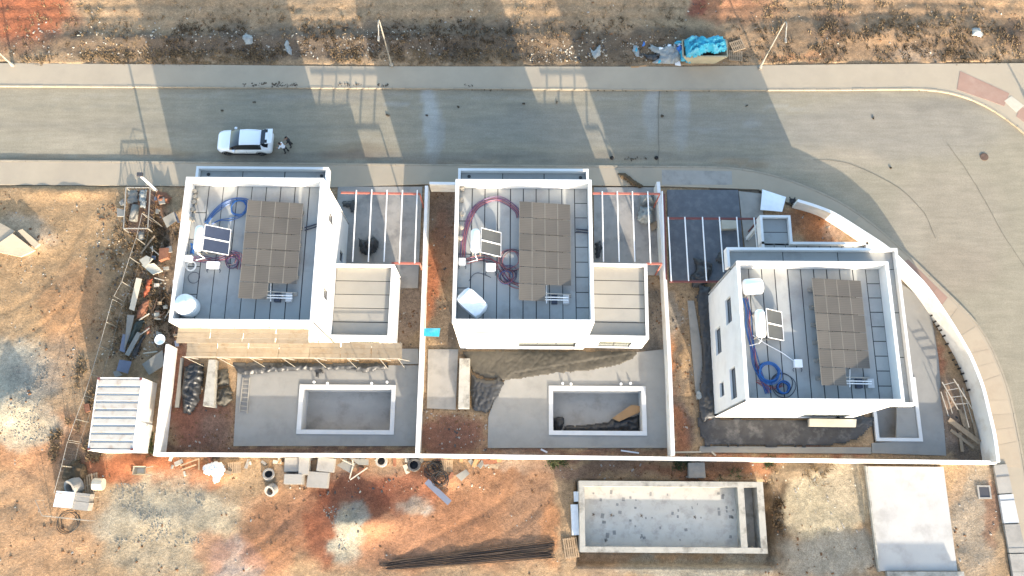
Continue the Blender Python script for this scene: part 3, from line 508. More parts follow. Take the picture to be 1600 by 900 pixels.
def wall_panel(fr, a, b, z0, z1, th, holes, root, mw, name='wall', glass='glass', sill=True):
    """wall from plan point a to b (local), outside on the right of a->b, thickness inwards; holes (s0,s1,z0,z1[,depth])"""
    A = Vector((a[0], a[1], 0)); B = Vector((b[0], b[1], 0)); L = (B - A).length; t = (B - A) / L; n = Vector((-t.y, t.x, 0))
    P = lambda s_, d_, z: fr.p(A.x + t.x * s_ + n.x * d_, A.y + t.y * s_ + n.y * d_, z)
    ss = sorted({0.0, L} | {h[0] for h in holes} | {h[1] for h in holes}); zs = sorted({z0, z1} | {h[2] for h in holes} | {h[3] for h in holes})
    mb = MB()
    for s0, s1 in zip(ss, ss[1:]):
        for y0, y1 in zip(zs, zs[1:]):
            if any(h[0] <= s0 + 1e-6 and h[1] >= s1 - 1e-6 and h[2] <= y0 + 1e-6 and h[3] >= y1 - 1e-6 for h in holes): continue
            mb.add([P(s0, 0, y0), P(s1, 0, y0), P(s1, 0, y1), P(s0, 0, y1)], [(0, 1, 2, 3)]); mb.add([P(s0, th, y0), P(s1, th, y0), P(s1, th, y1), P(s0, th, y1)], [(3, 2, 1, 0)])
    for h in holes:
        s0, s1, y0, y1 = h[:4]
        for q in (((s0, y0), (s1, y0)), ((s1, y0), (s1, y1)), ((s1, y1), (s0, y1)), ((s0, y1), (s0, y0))):
            (p0, w0), (p1, w1) = q; mb.add([P(p0, 0, w0), P(p1, 0, w1), P(p1, th, w1), P(p0, th, w0)], [(3, 2, 1, 0)])
    mb.add([P(0, 0, z1), P(L, 0, z1), P(L, th, z1), P(0, th, z1)], [(0, 1, 2, 3)])
    mb.build(name, mw, root)
    for h in holes:
        s0, s1, y0, y1 = h[:4]; dp = h[4] if len(h) > 4 else 0.16; g = 0.05; np_ = h[5] if len(h) > 5 else 1
        w = MB()
        for x0, x1, c0, c1 in ((s0, s1, y0, y0 + g), (s0, s1, y1 - g, y1), (s0, s0 + g, y0 + g, y1 - g), (s1 - g, s1, y0 + g, y1 - g)) + tuple((s0 + (s1 - s0) * k / np_ - g / 2, s0 + (s1 - s0) * k / np_ + g / 2, y0 + g, y1 - g) for k in range(1, np_)):
            p = [P(x0, dp - .05, c0), P(x1, dp - .05, c0), P(x1, dp + .02, c0), P(x0, dp + .02, c0), P(x0, dp - .05, c1), P(x1, dp - .05, c1), P(x1, dp + .02, c1), P(x0, dp + .02, c1)]
            w.add(p, [(0, 3, 2, 1), (4, 5, 6, 7), (0, 1, 5, 4), (1, 2, 6, 5), (2, 3, 7, 6), (3, 0, 4, 7)])
        f_ = w.build('window', M['frame'], root)
        for k in range(np_):
            x0 = s0 + (s1 - s0) * k / np_ + g * .5; x1 = s0 + (s1 - s0) * (k + 1) / np_ - g * .5
            p = [P(x0, dp - .02, y0 + g * .5), P(x1, dp - .02, y0 + g * .5), P(x1, dp, y0 + g * .5), P(x0, dp, y0 + g * .5), P(x0, dp - .02, y1 - g * .5), P(x1, dp - .02, y1 - g * .5), P(x1, dp, y1 - g * .5), P(x0, dp, y1 - g * .5)]
            MB().add(p, [(0, 3, 2, 1), (4, 5, 6, 7), (0, 1, 5, 4), (1, 2, 6, 5), (2, 3, 7, 6), (3, 0, 4, 7)]).build('pane', M[glass if y1 - y0 < 2 else 'glassg'], f_)
def ring_cap(fr, x0, x1, y0, y1, t, z0, z1, root, mm, name='parapet_coping', skip=()):
    for k, (a, b, c, d) in enumerate(((x0, x1, y0, y0 + t), (x0, x1, y1 - t, y1), (x0, x0 + t, y0 + t, y1 - t), (x1 - t, x1, y0 + t, y1 - t))):
        if k in skip: continue
        MB().prism(fr.rect(a, b, c, d), z0, z1).build(name, mm, root)
def roof_sheets(fr, x0, x1, y0, y1, z, root, n, along='v', mm='sheet', cross=None):
    MB().prism(fr.rect(x0, x1, y0, y1), z - 0.3, z).build('roof_slab', M['joint'], root)
    g = 0.03
    for k in range(n):
        jit = random.uniform(-.01, .01)
        if along == 'v': a, b = x0 + (x1 - x0) * k / n, x0 + (x1 - x0) * (k + 1) / n; q = [(a + g, b - g + jit, y0 + .02, y1 - .02)]
        else: a, b = y0 + (y1 - y0) * k / n, y0 + (y1 - y0) * (k + 1) / n; q = [(x0 + .02, x1 - .02, a + g, b - g + jit)]
        if cross and k in cross:
            nn = cross[k]; a, b, c, d = q[0]; q = [(a, b, c + (d - c) * i / nn + g * (i > 0), c + (d - c) * (i + 1) / nn - g * (i < nn - 1)) for i in range(nn)]
        for a, b, c, d in q: MB().prism(fr.rect(a, b, c, d), z, z + 0.02).build('roof_sheet', M[mm], root)
def main_block(fr, root, holes_front, holes_left, holes_right, holes_back, n=10, cross=None, z0=-0.1):
    t = 0.2; W_, D_ = fr.W, fr.D; e = 0.03; zt = ZT - 0.04
    wall_panel(fr, (0, 0), (W_, 0), z0, zt, t, holes_front, root, M['white'])
    wall_panel(fr, (W_, t), (W_, D_ - t), z0, zt, t, holes_right, root, M['white'])
    wall_panel(fr, (W_, D_), (0, D_), z0, zt, t, holes_back, root, M['white'])
    wall_panel(fr, (0, D_ - t), (0, t), z0, zt, t, holes_left, root, M['white'])
    ring_cap(fr, -0.01, W_ + .01, -0.01, D_ + .01, t + .02, zt, ZT, root, M['cap'])
    roof_sheets(fr, t, W_ - t, t, D_ - t, ZR, root, n, 'v', 'sheet', cross)
def ledge(fr, x0, x1, y0, y1, zf, zt, root, n, along='u', skip=(), t=0.18, th=0.35, mm='sheet'):
    roof_sheets(fr, x0 + (0 if 2 in skip else t), x1 - (0 if 3 in skip else t), y0 + (0 if 0 in skip else t), y1 - (0 if 1 in skip else t), zf, root, n, along, mm)
    for k, (a, b, c, d) in enumerate(((x0, x1, y0, y0 + t), (x0, x1, y1 - t, y1), (x0, x0 + t, y0 + (0 if 0 in skip else t), y1 - (0 if 1 in skip else t)), (x1 - t, x1, y0 + (0 if 0 in skip else t), y1 - (0 if 1 in skip else t)))):
        if k not in skip: MB().prism(fr.rect(a, b, c, d), zf - th, zt).build('canopy_parapet', M['white'], root)
def roof_drain(fr, x, y, z, root):
    MB().lathe(fr.p(x, y, z), [(0.12, 0.0), (0.12, 0.05), (0.05, 0.08), (0.001, 0.08)], 10).build('roof_drain', M['black'], root)
def annex_block(fr, root, zf, zt, n, z0=-0.1):
    t = 0.2; W_, D_ = fr.W, fr.D; z1 = zt - .04
    wall_panel(fr, (0, 0), (W_, 0), z0, z1, t, [(1.0, W_ - 1.0, 0.2, 2.3, .15, 2)], root, M['white'])
    wall_panel(fr, (W_, t), (W_, D_ - t), z0, z1, t, [], root, M['white'])
    wall_panel(fr, (W_, D_), (0, D_), z0, z1, t, [], root, M['white'])
    ring_cap(fr, 0.0, W_ + .01, -0.01, D_ + .01, t + .02, z1, zt, root, M['cap'], skip=(2,))
    roof_sheets(fr, 0, W_ - t, t, D_ - t, zf, root, n, 'u', 'sheet2')

# ---- house beside the site cabin
F1 = Fr((291.5, 277.3), (507, 277.5), (263, 503.5), (487.5, 504), ZT)
h1 = thing('house', 'white flat-roofed house with timber scaffolding along its garden front', 'house', F1.p(F1.W / 2, F1.D / 2), 'white flat-roofed houses')
rw = [(2.2, 3.0, 5.2, 6.6), (6.2, 7.0, 1.2, 2.4), (7.8, 8.6, 5.2, 6.6)]
main_block(F1, h1, [(1.2, 3.2, 4.4, 5.0), (5.4, 7.8, 4.4, 5.0), (4.2, 8.0, 0.2, 2.5, .15, 3)], [(3, 3.6, 4.6, 6.2)], rw, [(2, 3.2, 4.5, 6)], 9, {0: 5})
ledge(F1, 0.05, F1.W - 0.05, F1.D, F1.D + 1.4, 7.2, 7.65, h1, 3, 'v', skip=(0,))
roof_drain(F1, 0.8, F1.D + 0.95, 7.22, h1); roof_drain(F1, F1.W - .6, F1.D + 0.9, 7.22, h1)
A1 = Fr((517, 412), (617, 413), (505, 528), (611, 528), 3.6)
A1.o = F1.p(F1.W, 0) + F1.v * (A1.o - F1.o).dot(F1.v); A1.W = (at(613, 470, 3.6) - A1.o).dot(A1.u)
annex_block(A1, h1, 3.3, 3.6, 5)
# ---- middle house
F2 = Fr((712.8, 280), (924, 281), (705.7, 503.6), (928.7, 503.8), ZT)
h2 = thing('house', 'white flat-roofed house between the two others, with bare garden front', 'house', F2.p(F2.W / 2, F2.D / 2), 'white flat-roofed houses')
main_block(F2, h2, [(1.3, 3.3, 5.3, 6.0), (6.2, 8.2, 5.3, 6.0), (4.4, 8.6, 0.2, 2.6, .3, 3)], [(3, 3.6, 4.6, 6.2)], rw, [(2, 3.2, 4.5, 6)], 10, {0: 4, 9: 9})
ledge(F2, 0.05, F2.W - 0.05, F2.D, F2.D + 1.4, 7.2, 7.65, h2, 3, 'v', skip=(0,))
roof_drain(F2, 0.8, F2.D + 0.95, 7.22, h2); roof_drain(F2, F2.W - .6, F2.D + 0.9, 7.22, h2)
A2 = Fr((928, 411), (1011, 412), (925, 528), (1016, 529), 3.6)
A2.o = F2.p(F2.W, 0) + F2.v * (A2.o - F2.o).dot(F2.v); A2.W = (at(1012.5, 470, 3.6) - A2.o).dot(A2.u)
annex_block(A2, h2, 3.3, 3.6, 5)
# ---- house by the curved wall
F3 = Fr((1148.5, 406.5), (1388, 410), (1168, 626), (1414, 630), ZT)
h3 = thing('house', 'white flat-roofed house standing alone beside the curved wall', 'house', F3.p(F3.W / 2, F3.D / 2), 'white flat-roofed houses')
def west_hole(px, py0, py1, zc, h):          # window in the west wall from its pixel ends
    return None
D3 = F3.D - 0.2
main_block(F3, h3, [(1.4, 4.0, 5.6, 6.2), (1.6, 3.0, 2.4, 3.0), (6.0, 9.5, 0.2, 2.5, .15, 3)],
           [(1.6, 3.4, 5.4, 6.9, .2), (3.0, 4.9, 2.0, 3.6, .2), (6.5, 8.6, 5.4, 6.9, .2), (7.0, 8.0, 2.4, 3.6, .2)], [(2, 3, 4.5, 6.2)], [(2, 3.2, 4.5, 6)], 11, {10: 9})
lw = (at(1401, 520, 7.65) - F3.o).dot(F3.u)
ex = (at(1418, 520, 7.65) - F3.o).dot(F3.u) - F3.W
ex = max(0.6, ex)
ledge(F3, -0.25, F3.W + ex, F3.D, F3.D + 1.4, 7.2, 7.65, h3, 3, 'v', skip=(0,))
ledge(F3, F3.W, F3.W + ex, 0.0, F3.D, 7.2, 7.65, h3, 3, 'u', skip=(1, 2))
for k in range(3): pass
# lower entrance roof: a square bay and a strip behind the canopy
q = F3.loc(at(1187, 336, 4.6)); q2 = F3.loc(at(1235, 336, 4.6)); q3 = F3.loc(at(1357, 378, 4.6)); yb = F3.loc(at(1296, 378, 4.6))[1]
ledge(F3, q[0], q2[0], yb - .18, q[1], 4.2, 4.6, h3, 2, 'u', skip=(0,), th=0.5)
ledge(F3, q[0], q3[0], F3.D + 0.02, yb, 4.2, 4.6, h3, 9, 'v', skip=(0, 1), th=0.5)
MB().prism(F3.rect(q2[0], q3[0], yb - .18, yb), 3.7, 4.6).build('canopy_parapet', M['white'], h3)
for x_, y_ in ((q[0] + .3, q[1] - .3), (q2[0] - .3, q[1] - .3)): MB().prism(F3.rect(x_ - .12, x_ + .12, y_ - .12, y_ + .12), -0.1, 3.9).build('porch_column', M['white'], h3)
MB().prism(F3.rect(q[0] + .05, q3[0], F3.D + .003, yb - .3), -0.1, 3.9).build('porch_wall', M['white'], h3)
# low building below the frame: its shade reaches the lower lots
FS = Fr((0, 0), (10, 0), (0, 10), (10, 10), 0); FS.u, FS.v = Vector((1, 0, 0)), Vector((0, 1, 0)); FS.W, FS.D = 11.6, 7.0
FS.o = Vector((22.9, -20.9, 0)); zl = 3.2
h4 = thing('outbuilding', 'low flat-roofed white building standing on the lot below the white ramp slab', 'building', FS.p(5, 3))
for a_, b_ in (((0, 0), (FS.W, 0)), ((FS.W, .2), (FS.W, FS.D - .2)), ((FS.W, FS.D), (0, FS.D)), ((0, FS.D - .2), (0, .2))): wall_panel(FS, a_, b_, -.3, zl - .04, .2, [(1.2, 3.0, 1.0, 2.2)], h4, M['white'])
ring_cap(FS, -.01, FS.W + .01, -.01, FS.D + .01, .22, zl - .04, zl, h4, M['cap'])
roof_sheets(FS, .2, FS.W - .2, .2, FS.D - .2, 2.8, h4, 8)

# ---------------------------------------------------------------- roof equipment
def tilt_frame(fr, tl, bl, width, zw, ze, zr):
    """plane leaning to the right: west edge at zr+zw, east edge at zr+ze; tl, bl are pixels of its west corners"""
    a = fr.loc(at(*tl, zr + zw)); b = fr.loc(at(*bl, zr + zw)); return a, b
def solar_array(fr, tl, tr, bl, rows, cols, missing, zw, ze, label):
    zr = ZR + 0.02; a = fr.loc(at(*tl, zr + zw)); b = fr.loc(at(*bl, zr + zw)); c = fr.loc(at(*tr, zr + ze))
    x0, x1, y1, y0 = (a[0] + b[0]) / 2, c[0], a[1], b[1]
    root = thing('solar_array', label, 'solar panels', fr.p(x0, y0, zr), 'solar arrays on the house roofs')
    dx, dy = (x1 - x0) / cols, (y1 - y0) / rows; slope = (ze - zw) / (x1 - x0)
    Z = lambda x: zr + zw + slope * (x - x0)
    me = None
    for i in range(rows):
        for j in range(cols):
            if (i, j) in missing: continue
            xa, xb, ya, yb = x0 + j * dx + .018, x0 + (j + 1) * dx - .018, y1 - (i + 1) * dy + .022, y1 - i * dy - .022
            pts = [fr.p(xa, ya, Z(xa)), fr.p(xb, ya, Z(xb)), fr.p(xb, yb, Z(xb)), fr.p(xa, yb, Z(xa))]
            o = MB().add([p - Vector((0, 0, .035)) for p in pts] + pts, [(0,3,2,1),(4,5,6,7),(0,1,5,4),(1,2,6,5),(2,3,7,6),(3,0,4,7)]).build('solar_panel', M['pv'], root)
            e = MB()
            for k in range(4):
                p, q_ = pts[k], pts[(k + 1) % 4]
                if k % 2: MB().bar(p + Vector((0, 0, -.012)), q_ + Vector((0, 0, -.012)), 0.022, 0.04).build('panel_edge', M['edge'], o)
            pass
    for k in range(rows):
        y = y1 - (k + .5) * dy; last = max([j for j in range(cols) if (k, j) not in missing] + [0])
        xe = x0 + cols * dx if True else x0 + (last + 1) * dx
        MB().bar(fr.p(x0 + .05, y, Z(x0 + .05) - .08), fr.p(xe - .05, y, Z(xe - .05) - .08), 0.05).build('mounting_rail', M['galv'], root)
        for x in (x0 + .2, xe - .2):
            MB().bar(fr.p(x, y, zr), fr.p(x, y, Z(x) - .1), 0.05).build('support_leg', M['galv'], root)
            MB().prism(fr.rect(x - .2, x + .2, y - .12, y + .12), zr, zr + .14).build('ballast_block', M['concrete'], root)
    return root
solar_array(F1, (387, 312), (474, 318), (372, 466), 6, 4, {(5, 2), (5, 3)}, 1.0, 0.4, 'taupe solar array on the roof of the scaffolded house')
solar_array(F2, (811, 314), (891, 321), (811, 469), 6, 4, {(5, 2), (5, 3)}, 1.0, 0.4, 'taupe solar array on the roof of the middle house')
solar_array(F3, (1268, 434), (1345, 440), (1284, 602), 6, 4, {(5, 2), (5, 3)}, 1.0, 0.4, 'taupe solar array on the roof of the house by the curved wall')
def heater(fr, tl, tr, bl, label, glassmat, zw=1.35, ze=0.35):
    zr = ZR + 0.02; a = fr.loc(at(*tl, zr + zw)); b = fr.loc(at(*bl, zr + zw)); c = fr.loc(at(*tr, zr + ze)); x0, x1, y1, y0 = a[0], c[0], a[1], b[1]
    root = thing('solar_water_heater', label, 'water heater', fr.p((x0 + x1) / 2, (y0 + y1) / 2, zr), 'solar water heaters on the house roofs')
    Z = lambda x: zr + zw + (ze - zw) * (x - x0) / (x1 - x0); m_ = (y0 + y1) / 2
    for ya, yb in ((y0, m_ - .03), (m_ + .03, y1)):
        p = [fr.p(x0, ya, Z(x0)), fr.p(x1, ya, Z(x1)), fr.p(x1, yb, Z(x1)), fr.p(x0, yb, Z(x0))]
        o = MB().add([q_ - Vector((0, 0, .08)) for q_ in p] + p, [(0,3,2,1),(4,5,6,7),(0,1,5,4),(1,2,6,5),(2,3,7,6),(3,0,4,7)]).build('collector', M[glassmat], root)
        e = MB()
        for k in range(4): e.bar(p[k], p[(k + 1) % 4], 0.035, 0.05)
        e.build('collector_frame', M['whitemetal'], o)
    # storage tank on the high side
    tx = x0 - 0.38; zc = zr + 1.15; ring = []
    mb = MB(); ns = 18; prof = [(0.0, 0.02), (0.0, .2), (.06, .30), (.14, .33), (.86, .33), (.94, .30), (1.0, .2), (1.0, .02)]
    ya, yb = y0 + .05, y1 - .05; vs = []; fs = []
    for s_, rr in prof:
        for k in range(ns): vs.append(fr.p(tx + rr * math.cos(2 * math.pi * k / ns), ya + (yb - ya) * s_, zc + rr * math.sin(2 * math.pi * k / ns)))
    for i in range(len(prof) - 1):
        for k in range(ns): fs.append((i * ns + k, (i + 1) * ns + k, (i + 1) * ns + (k + 1) % ns, i * ns + (k + 1) % ns))
    fs += [tuple(range(ns)), tuple((len(prof) - 1) * ns + k for k in range(ns))[::-1]]
    mb.add(vs, fs).build('storage_tank', M['plastic'], root, smooth=True)
    for y in (y0 + .15, y1 - .15):
        MB().bar(fr.p(tx - .2, y, zr), fr.p(tx - .2, y, zc - .2), .05).bar(fr.p(tx + .3, y, zr), fr.p(tx + .3, y, zc), .05).bar(fr.p(tx - .3, y, zr + .03), fr.p(x1, y, zr + .03), .05).bar(fr.p(x1 - .05, y, zr), fr.p(x1 - .05, y, Z(x1) - .05), .05).build('stand', M['galv'], root)
    MB().tube([fr.p(tx, y0 + .02, zc), fr.p(tx, y0 - .15, zc), fr.p(tx + .1, y0 - .15, zr + .1), fr.p(tx - .5, y0 - .3, zr + .05)], .035).build('pipe', M['cwhite'], root)
    return root
heater(F1, (320.7, 351), (361, 359), (317, 391), 'solar water heater with dark blue collectors on the scaffolded house', 'collector')
heater(F2, (752, 356), (783, 363), (750, 394), 'solar water heater with dull grey collectors on the middle house', 'collector2')
heater(F3, (1197, 482), (1221, 487), (1201, 527), 'solar water heater with dusty collectors on the house by the curved wall', 'collector2')
zr = ZR + 0.02
# upright plastic water tank
def tank_up(px, py, r_, h, label):
    c = at(px, py, zr); root = thing('water_tank', label, 'water tank', c)
    MB().lathe(c, [(r_ * .96, 0), (r_, .05), (r_, h * .25), (r_ * .97, h * .28), (r_, h * .31), (r_, h * .55), (r_ * .97, h * .58), (r_, h * .61), (r_ * .98, h * .82), (r_ * .8, h * .93), (r_ * .45, h * .97), (0.28, h)], 28).build('tank_body', M['plastic'], root, smooth=True)
    MB().lathe(c + Vector((0, 0, h)), [(0.26, 0), (0.26, .06), (.2, .09), (.001, .1)], 16).build('lid', M['plastic'], root, smooth=True)
tank_up(297, 481, .72, 1.25, 'rounded white plastic water tank in the roof corner of the scaffolded house')
def wrapped(px, py, w, d, h, rz, label):
    c = at(px, py, zr); bm = bmesh.new(); bmesh.ops.create_cube(bm, size=1.0); bmesh.ops.subdivide_edges(bm, edges=bm.edges[:], cuts=6, use_grid_fill=True)
    for v in bm.verts:
        x, y, z = v.co; k = 1 - 0.35 * max(0, abs(x) + abs(y) - .72); n_ = vnoise(np.array([x * 3 + y]), np.array([z * 3 - y]), .5, 5)[0]
        v.co = Vector((x * w * k * (1 + .08 * (n_ - .5)), y * d * k * (1 + .08 * (n_ - .5)), (z + .5) * h * (1 - .12 * (abs(x) > .45) - .1 * n_)))
    me = bpy.data.meshes.new('wrapped_crate'); bm.to_mesh(me); bm.free(); o = link('wrapped_crate', me, M['wrap'], None, c); o.rotation_euler.z = rz; tag(o, label, 'crate')
wrapped(738, 476, 1.9, 1.25, 0.9, math.radians(-42), 'crate wrapped in white plastic on the roof of the middle house')
def lying_tank(label):
    y = 1
    a, b = at(1160, 449, zr + .75), at(1192, 447, zr + .75); mb = MB()
    n_ = 8; pts = [a.lerp(b, t) for t in (0, .02, .07, .15, .5, .85, .93, .98, 1)]
    o = mb.tube(pts, [.05, .32, .48, .54, .55, .54, .48, .32, .05], 20)
    root = thing('water_tank', label, 'water tank', (a.x, a.y, zr)); mb.build('tank_body', M['plastic'], root, smooth=True)
    for t in (.25, .75):
        p = a.lerp(b, t); MB().box((p.x, p.y, zr + .15), (.12, .9, .3)).build('cradle', M['galv'], root)
lying_tank('white cylindrical water tank lying on the house by the curved wall')
def small_box(px, py, w, d, h, label, z=zr, mm='plastic', rz=0.0, name='junction_box', cat='box'):
    c = at(px, py, z); root = thing(name, label, cat, c); R = Matrix.Rotation(rz, 3, 'Z')
    MB().box(c + Vector((0, 0, h * .42)), (w, d, h * .84), rz).build('case', M[mm], root)
    MB().box(c + Vector((0, 0, h * .92)), (w * 1.06, d * 1.06, h * .16), rz).build('lid', M[mm], root, bevel=.01)
    for sx in (-1, 1): MB().tube([c + R @ Vector((sx * w * .45, -d * .5, .08)), c + R @ Vector((sx * w * .6, -d * .75, .05)), c + R @ Vector((sx * w * .5, -d * 1.0, .03))], .02).build('cable_gland', M['cdark'], root)
    return root
small_box(335, 416, .8, .45, .35, 'white flat box beside the purple cables on the scaffolded house')
small_box(297, 406, .45, .4, .4, 'small white box against the roof edge of the scaffolded house')
small_box(722.5, 411, .42, .42, .45, 'small white box against the roof edge of the middle house')
small_box(767, 419.5, .62, .5, .4, 'white box amid tangled red cables on the middle house roof')
small_box(1245, 569, .5, .5, .35, 'white box joined to a long white pipe on the roof by the curved wall')

# cables lying on the roofs
def cable(fr_z, pts, mats, r_, label, spread=.05, n=3, wob=.04, closed=False):
    z = fr_z + 0.03; base = catmull([at(x, y, z) for x, y in pts], 8, closed); c = base[0]
    root = thing('cable', label, 'cable', c)
    for k in range(n):
        o = offset(base, (k - (n - 1) / 2) * spread); ph = random.uniform(0, 6)
        o = [p + Vector((wob * math.sin(i * .35 + ph), wob * math.cos(i * .29 + ph), 0.012 * (k % 3) + .01 * abs(math.sin(i * .5 + ph)))) for i, p in enumerate(o)]
        MB().tube(o, r_ * .8, 5).build('strand', M[mats[k % len(mats)]], root)
    return root
def coil(px, py, z, R_, turns, mats, r_, label, jitter=.06, name='cable_coil', cat='cable coil'):
    c = at(px, py, z); root = thing(name, label, cat, c)
    for k in range(turns):
        rr = R_ * random.uniform(.82, 1.08); ox, oy = random.uniform(-jitter, jitter), random.uniform(-jitter, jitter); zz = r_ + k * r_ * 1.1
        pts = [c + Vector((ox + rr * math.cos(a) * (1 + .05 * math.sin(3 * a + k)), oy + rr * math.sin(a), zz + .02 * math.sin(2 * a + k))) for a in [2 * math.pi * i / 22 for i in range(22)]]
        MB().tube(pts, r_ * .8, 5, closed=True).build('turn', M[mats[k % len(mats)]], root)
    return root
cable(zr, [(321, 350), (334, 333), (352, 318), (370, 312), (383, 312), (387, 318)], ['cblue'], .03, 'blue cables arching to the panels on the scaffolded house', .09, 4)
coil(374, 325, zr, .55, 5, ['cblue'], .03, 'loose blue cable loop beside the panels of the scaffolded house')
cable(zr, [(331, 350), (345, 344), (360, 343), (376, 338), (384, 330)], ['cblue'], .03, 'pair of blue cables behind the dark blue collectors', .1, 2)
cable(zr, [(302, 405), (318, 405), (335, 406), (350, 403), (366, 396), (376, 402), (374, 420)], ['cpurple', 'cred', 'cpurple', 'cred'], .028, 'purple and red cables crossing the scaffolded house roof', .08, 5, .06)
coil(363, 408, zr, .42, 6, ['cred', 'cpurple', 'cdark'], .024, 'tangled red and purple coil on the scaffolded house roof', .16)
coil(298, 415, zr, .35, 3, ['cwhite'], .03, 'white cable loop near the roof edge of the scaffolded house', .1)
coil(303, 434, zr, .36, 1, ['cdark'], .02, 'single thin dark cable ring on the scaffolded house roof', 0)
cable(zr, [(300, 396), (302, 388), (300, 380)], ['cblue'], .05, 'short thick bright blue cable bunch by the small white box', .07, 4)
cable(zr, [(722, 402), (725, 375), (731, 348), (743, 325), (760, 314), (778, 311), (795, 317), (808, 330), (812, 340)], ['cpurple', 'cred', 'cpurple', 'cred', 'cpurple'], .028, 'wide arc of purple and red cables on the middle house', .07, 6, .03)
cable(zr, [(729, 407), (745, 405), (760, 405), (775, 412), (786, 425), (797, 440), (812, 447)], ['cred', 'cdark', 'cred', 'cpurple'], .028, 'red cables running from the small box on the middle house', .09, 5, .06)
coil(798, 404, zr, .75, 6, ['cred', 'cdark', 'cpurple', 'cred'], .024, 'large tangled red cable coil on the middle house roof', .2)
coil(793, 430, zr, .5, 7, ['cpurple', 'cred', 'cdark', 'cblue'], .024, 'small dense purple cable coil on the middle house roof', .22)
cable(zr, [(733, 440), (738, 430), (747, 426), (758, 431), (768, 433)], ['cdark'], .02, 'thin dark cable beside the plastic wrapped crate', .05, 1)
cable(zr, [(1165, 466), (1168, 485), (1170, 510), (1175, 540), (1180, 565), (1190, 590), (1200, 615)], ['cblue', 'cblue', 'cpurple', 'cblue', 'cred'], .032, 'thick run of blue cables along the roof edge by the curved wall', .07, 6, .04)
coil(1201, 583, zr, .68, 10, ['cblue'], .032, 'large coil of bright blue cable on the roof by the curved wall', .08)
coil(1223, 606, zr, .42, 8, ['cblue', 'cblue', 'cdark'], .032, 'smaller coil of blue cable on the roof by the curved wall', .06)
coil(1222, 601, zr, .75, 2, ['cdark'], .03, 'wide dark cable ring round the smaller blue coil', .08)
cable(zr, [(1182, 596), (1195, 603), (1210, 606), (1222, 602)], ['cred'], .026, 'short red cables between the two blue coils', .08, 3)
cable(zr, [(1176, 524), (1198, 538), (1220, 550), (1240, 564)], ['cwhite'], .04, 'long straight white pipe across the roof by the curved wall', .05, 1, 0.0)
# roof clutter along the parapets: vent pipes
for i, (px_, py_) in enumerate([(307, 302), (308, 310), (306, 318), (304, 330), (302, 345)]): 
    c = at(px_, py_, zr); tag(MB().lathe(c, [(.11, 0), (.11, .3), (.16, .32), (.16, .38), (.001, .42)], 12).build('vent_pipe', M['galv']), 'stub vent pipe in the row along the roof edge of the scaffolded house', 'pipe', 'vents on the scaffolded house')
for i, (px_, py_) in enumerate([(723, 298), (722, 315), (722, 336), (722, 357), (720, 374)]):
    c = at(px_, py_, zr); tag(MB().lathe(c, [(.11, 0), (.11, .3), (.16, .32), (.16, .38), (.001, .42)], 12).build('vent_pipe', M['galv']), 'stub vent pipe in the row along the roof edge of the middle house', 'pipe', 'vents on the middle house')
for (fr_, x0p, lab) in ((F1, 421, 'white pipe rack standing beyond the panels of the scaffolded house'), (F2, 852, 'white pipe rack standing beyond the panels of the middle house'), (F3, 1326, 'white pipe rack standing beyond the panels by the curved wall')):
    y_ = {421: 463, 852: 466, 1326: 597}[x0p]; root = thing('pipe_rack', lab, 'pipe rack', at(x0p + 15, y_, zr), 'pipe racks on the house roofs')
    for k in range(2): MB().tube([at(x0p - 6, y_ - 2 + k * 4, zr + .35), at(x0p + 36, y_ - 1 + k * 4, zr + .35)], .04).build('pipe', M['cwhite'], root)
    MB().tube([at(x0p + 2, y_ - 20, zr + .3), at(x0p + 2, y_ + 8, zr + .3)], .035).build('pipe', M['cwhite'], root)
    for dx in (14, 32): MB().box(at(x0p + dx, y_ + 3, zr) + Vector((0, 0, .16)), (.4, .6, .32)).build('ballast_block', M['gwall'] if dx > 20 else M['cdark'], root)
for lab, pts in (('dark pipes standing out from the roof edge of the scaffolded house', [(476, 356), (495, 350)]), ('dark pipes standing out from the roof edge of the middle house', [(900, 358), (921, 360)])):
    root = thing('pipe_pair', lab, 'pipe', at(*pts[0], zr))
    for k in range(2): MB().tube([at(pts[0][0], pts[0][1] + 4 * k, zr + .12), at(pts[1][0], pts[1][1] + 4 * k, zr + .12)], .05).build('pipe', M['cdark'], root)
# ================================================================ PERGOLAS, SCAFFOLD
def pergola(slats, beams, z, label, redm):
    c = at(*slats[0][0], 0); root = thing('pergola', label, 'pergola', (c.x, c.y, 0), 'pergolas over the driveways')
    for a, b in slats: MB().bar(at(*a, z), at(*b, z), .08, .06).build('slat', M['whitemetal'], root)
    for a, b in beams: MB().bar(at(*a, z - .1), at(*b, z - .1), .14, .12).build('beam', M[redm], root)
    for p in (beams[0][1], beams[-1][1]):
        q = at(*p, z - .17); MB().box((q.x, q.y, (z - .17) / 2), (.09, .09, z - .18)).build('post', M[redm], root)
pergola([((557, 297), (551, 409)), ((581, 296), (575.5, 409)), ((605, 297), (600, 409)), ((629, 297), (624, 411)), ((652, 297), (648, 411))], [((533, 301), (656, 303)), ((612, 411), (656, 411.5))], 3.1, 'pergola with orange beams over the driveway of the scaffolded house', 'redmetal')
pergola([((941, 299), (943, 409)), ((964.5, 299), (967.5, 409)), ((988, 299), (992, 409)), ((1012, 299), (1016.5, 411))], [((926, 302), (1031, 303)), ((1010, 412), (1034, 412))], 3.1, 'pergola with orange beams over the driveway of the middle house', 'redmetal')
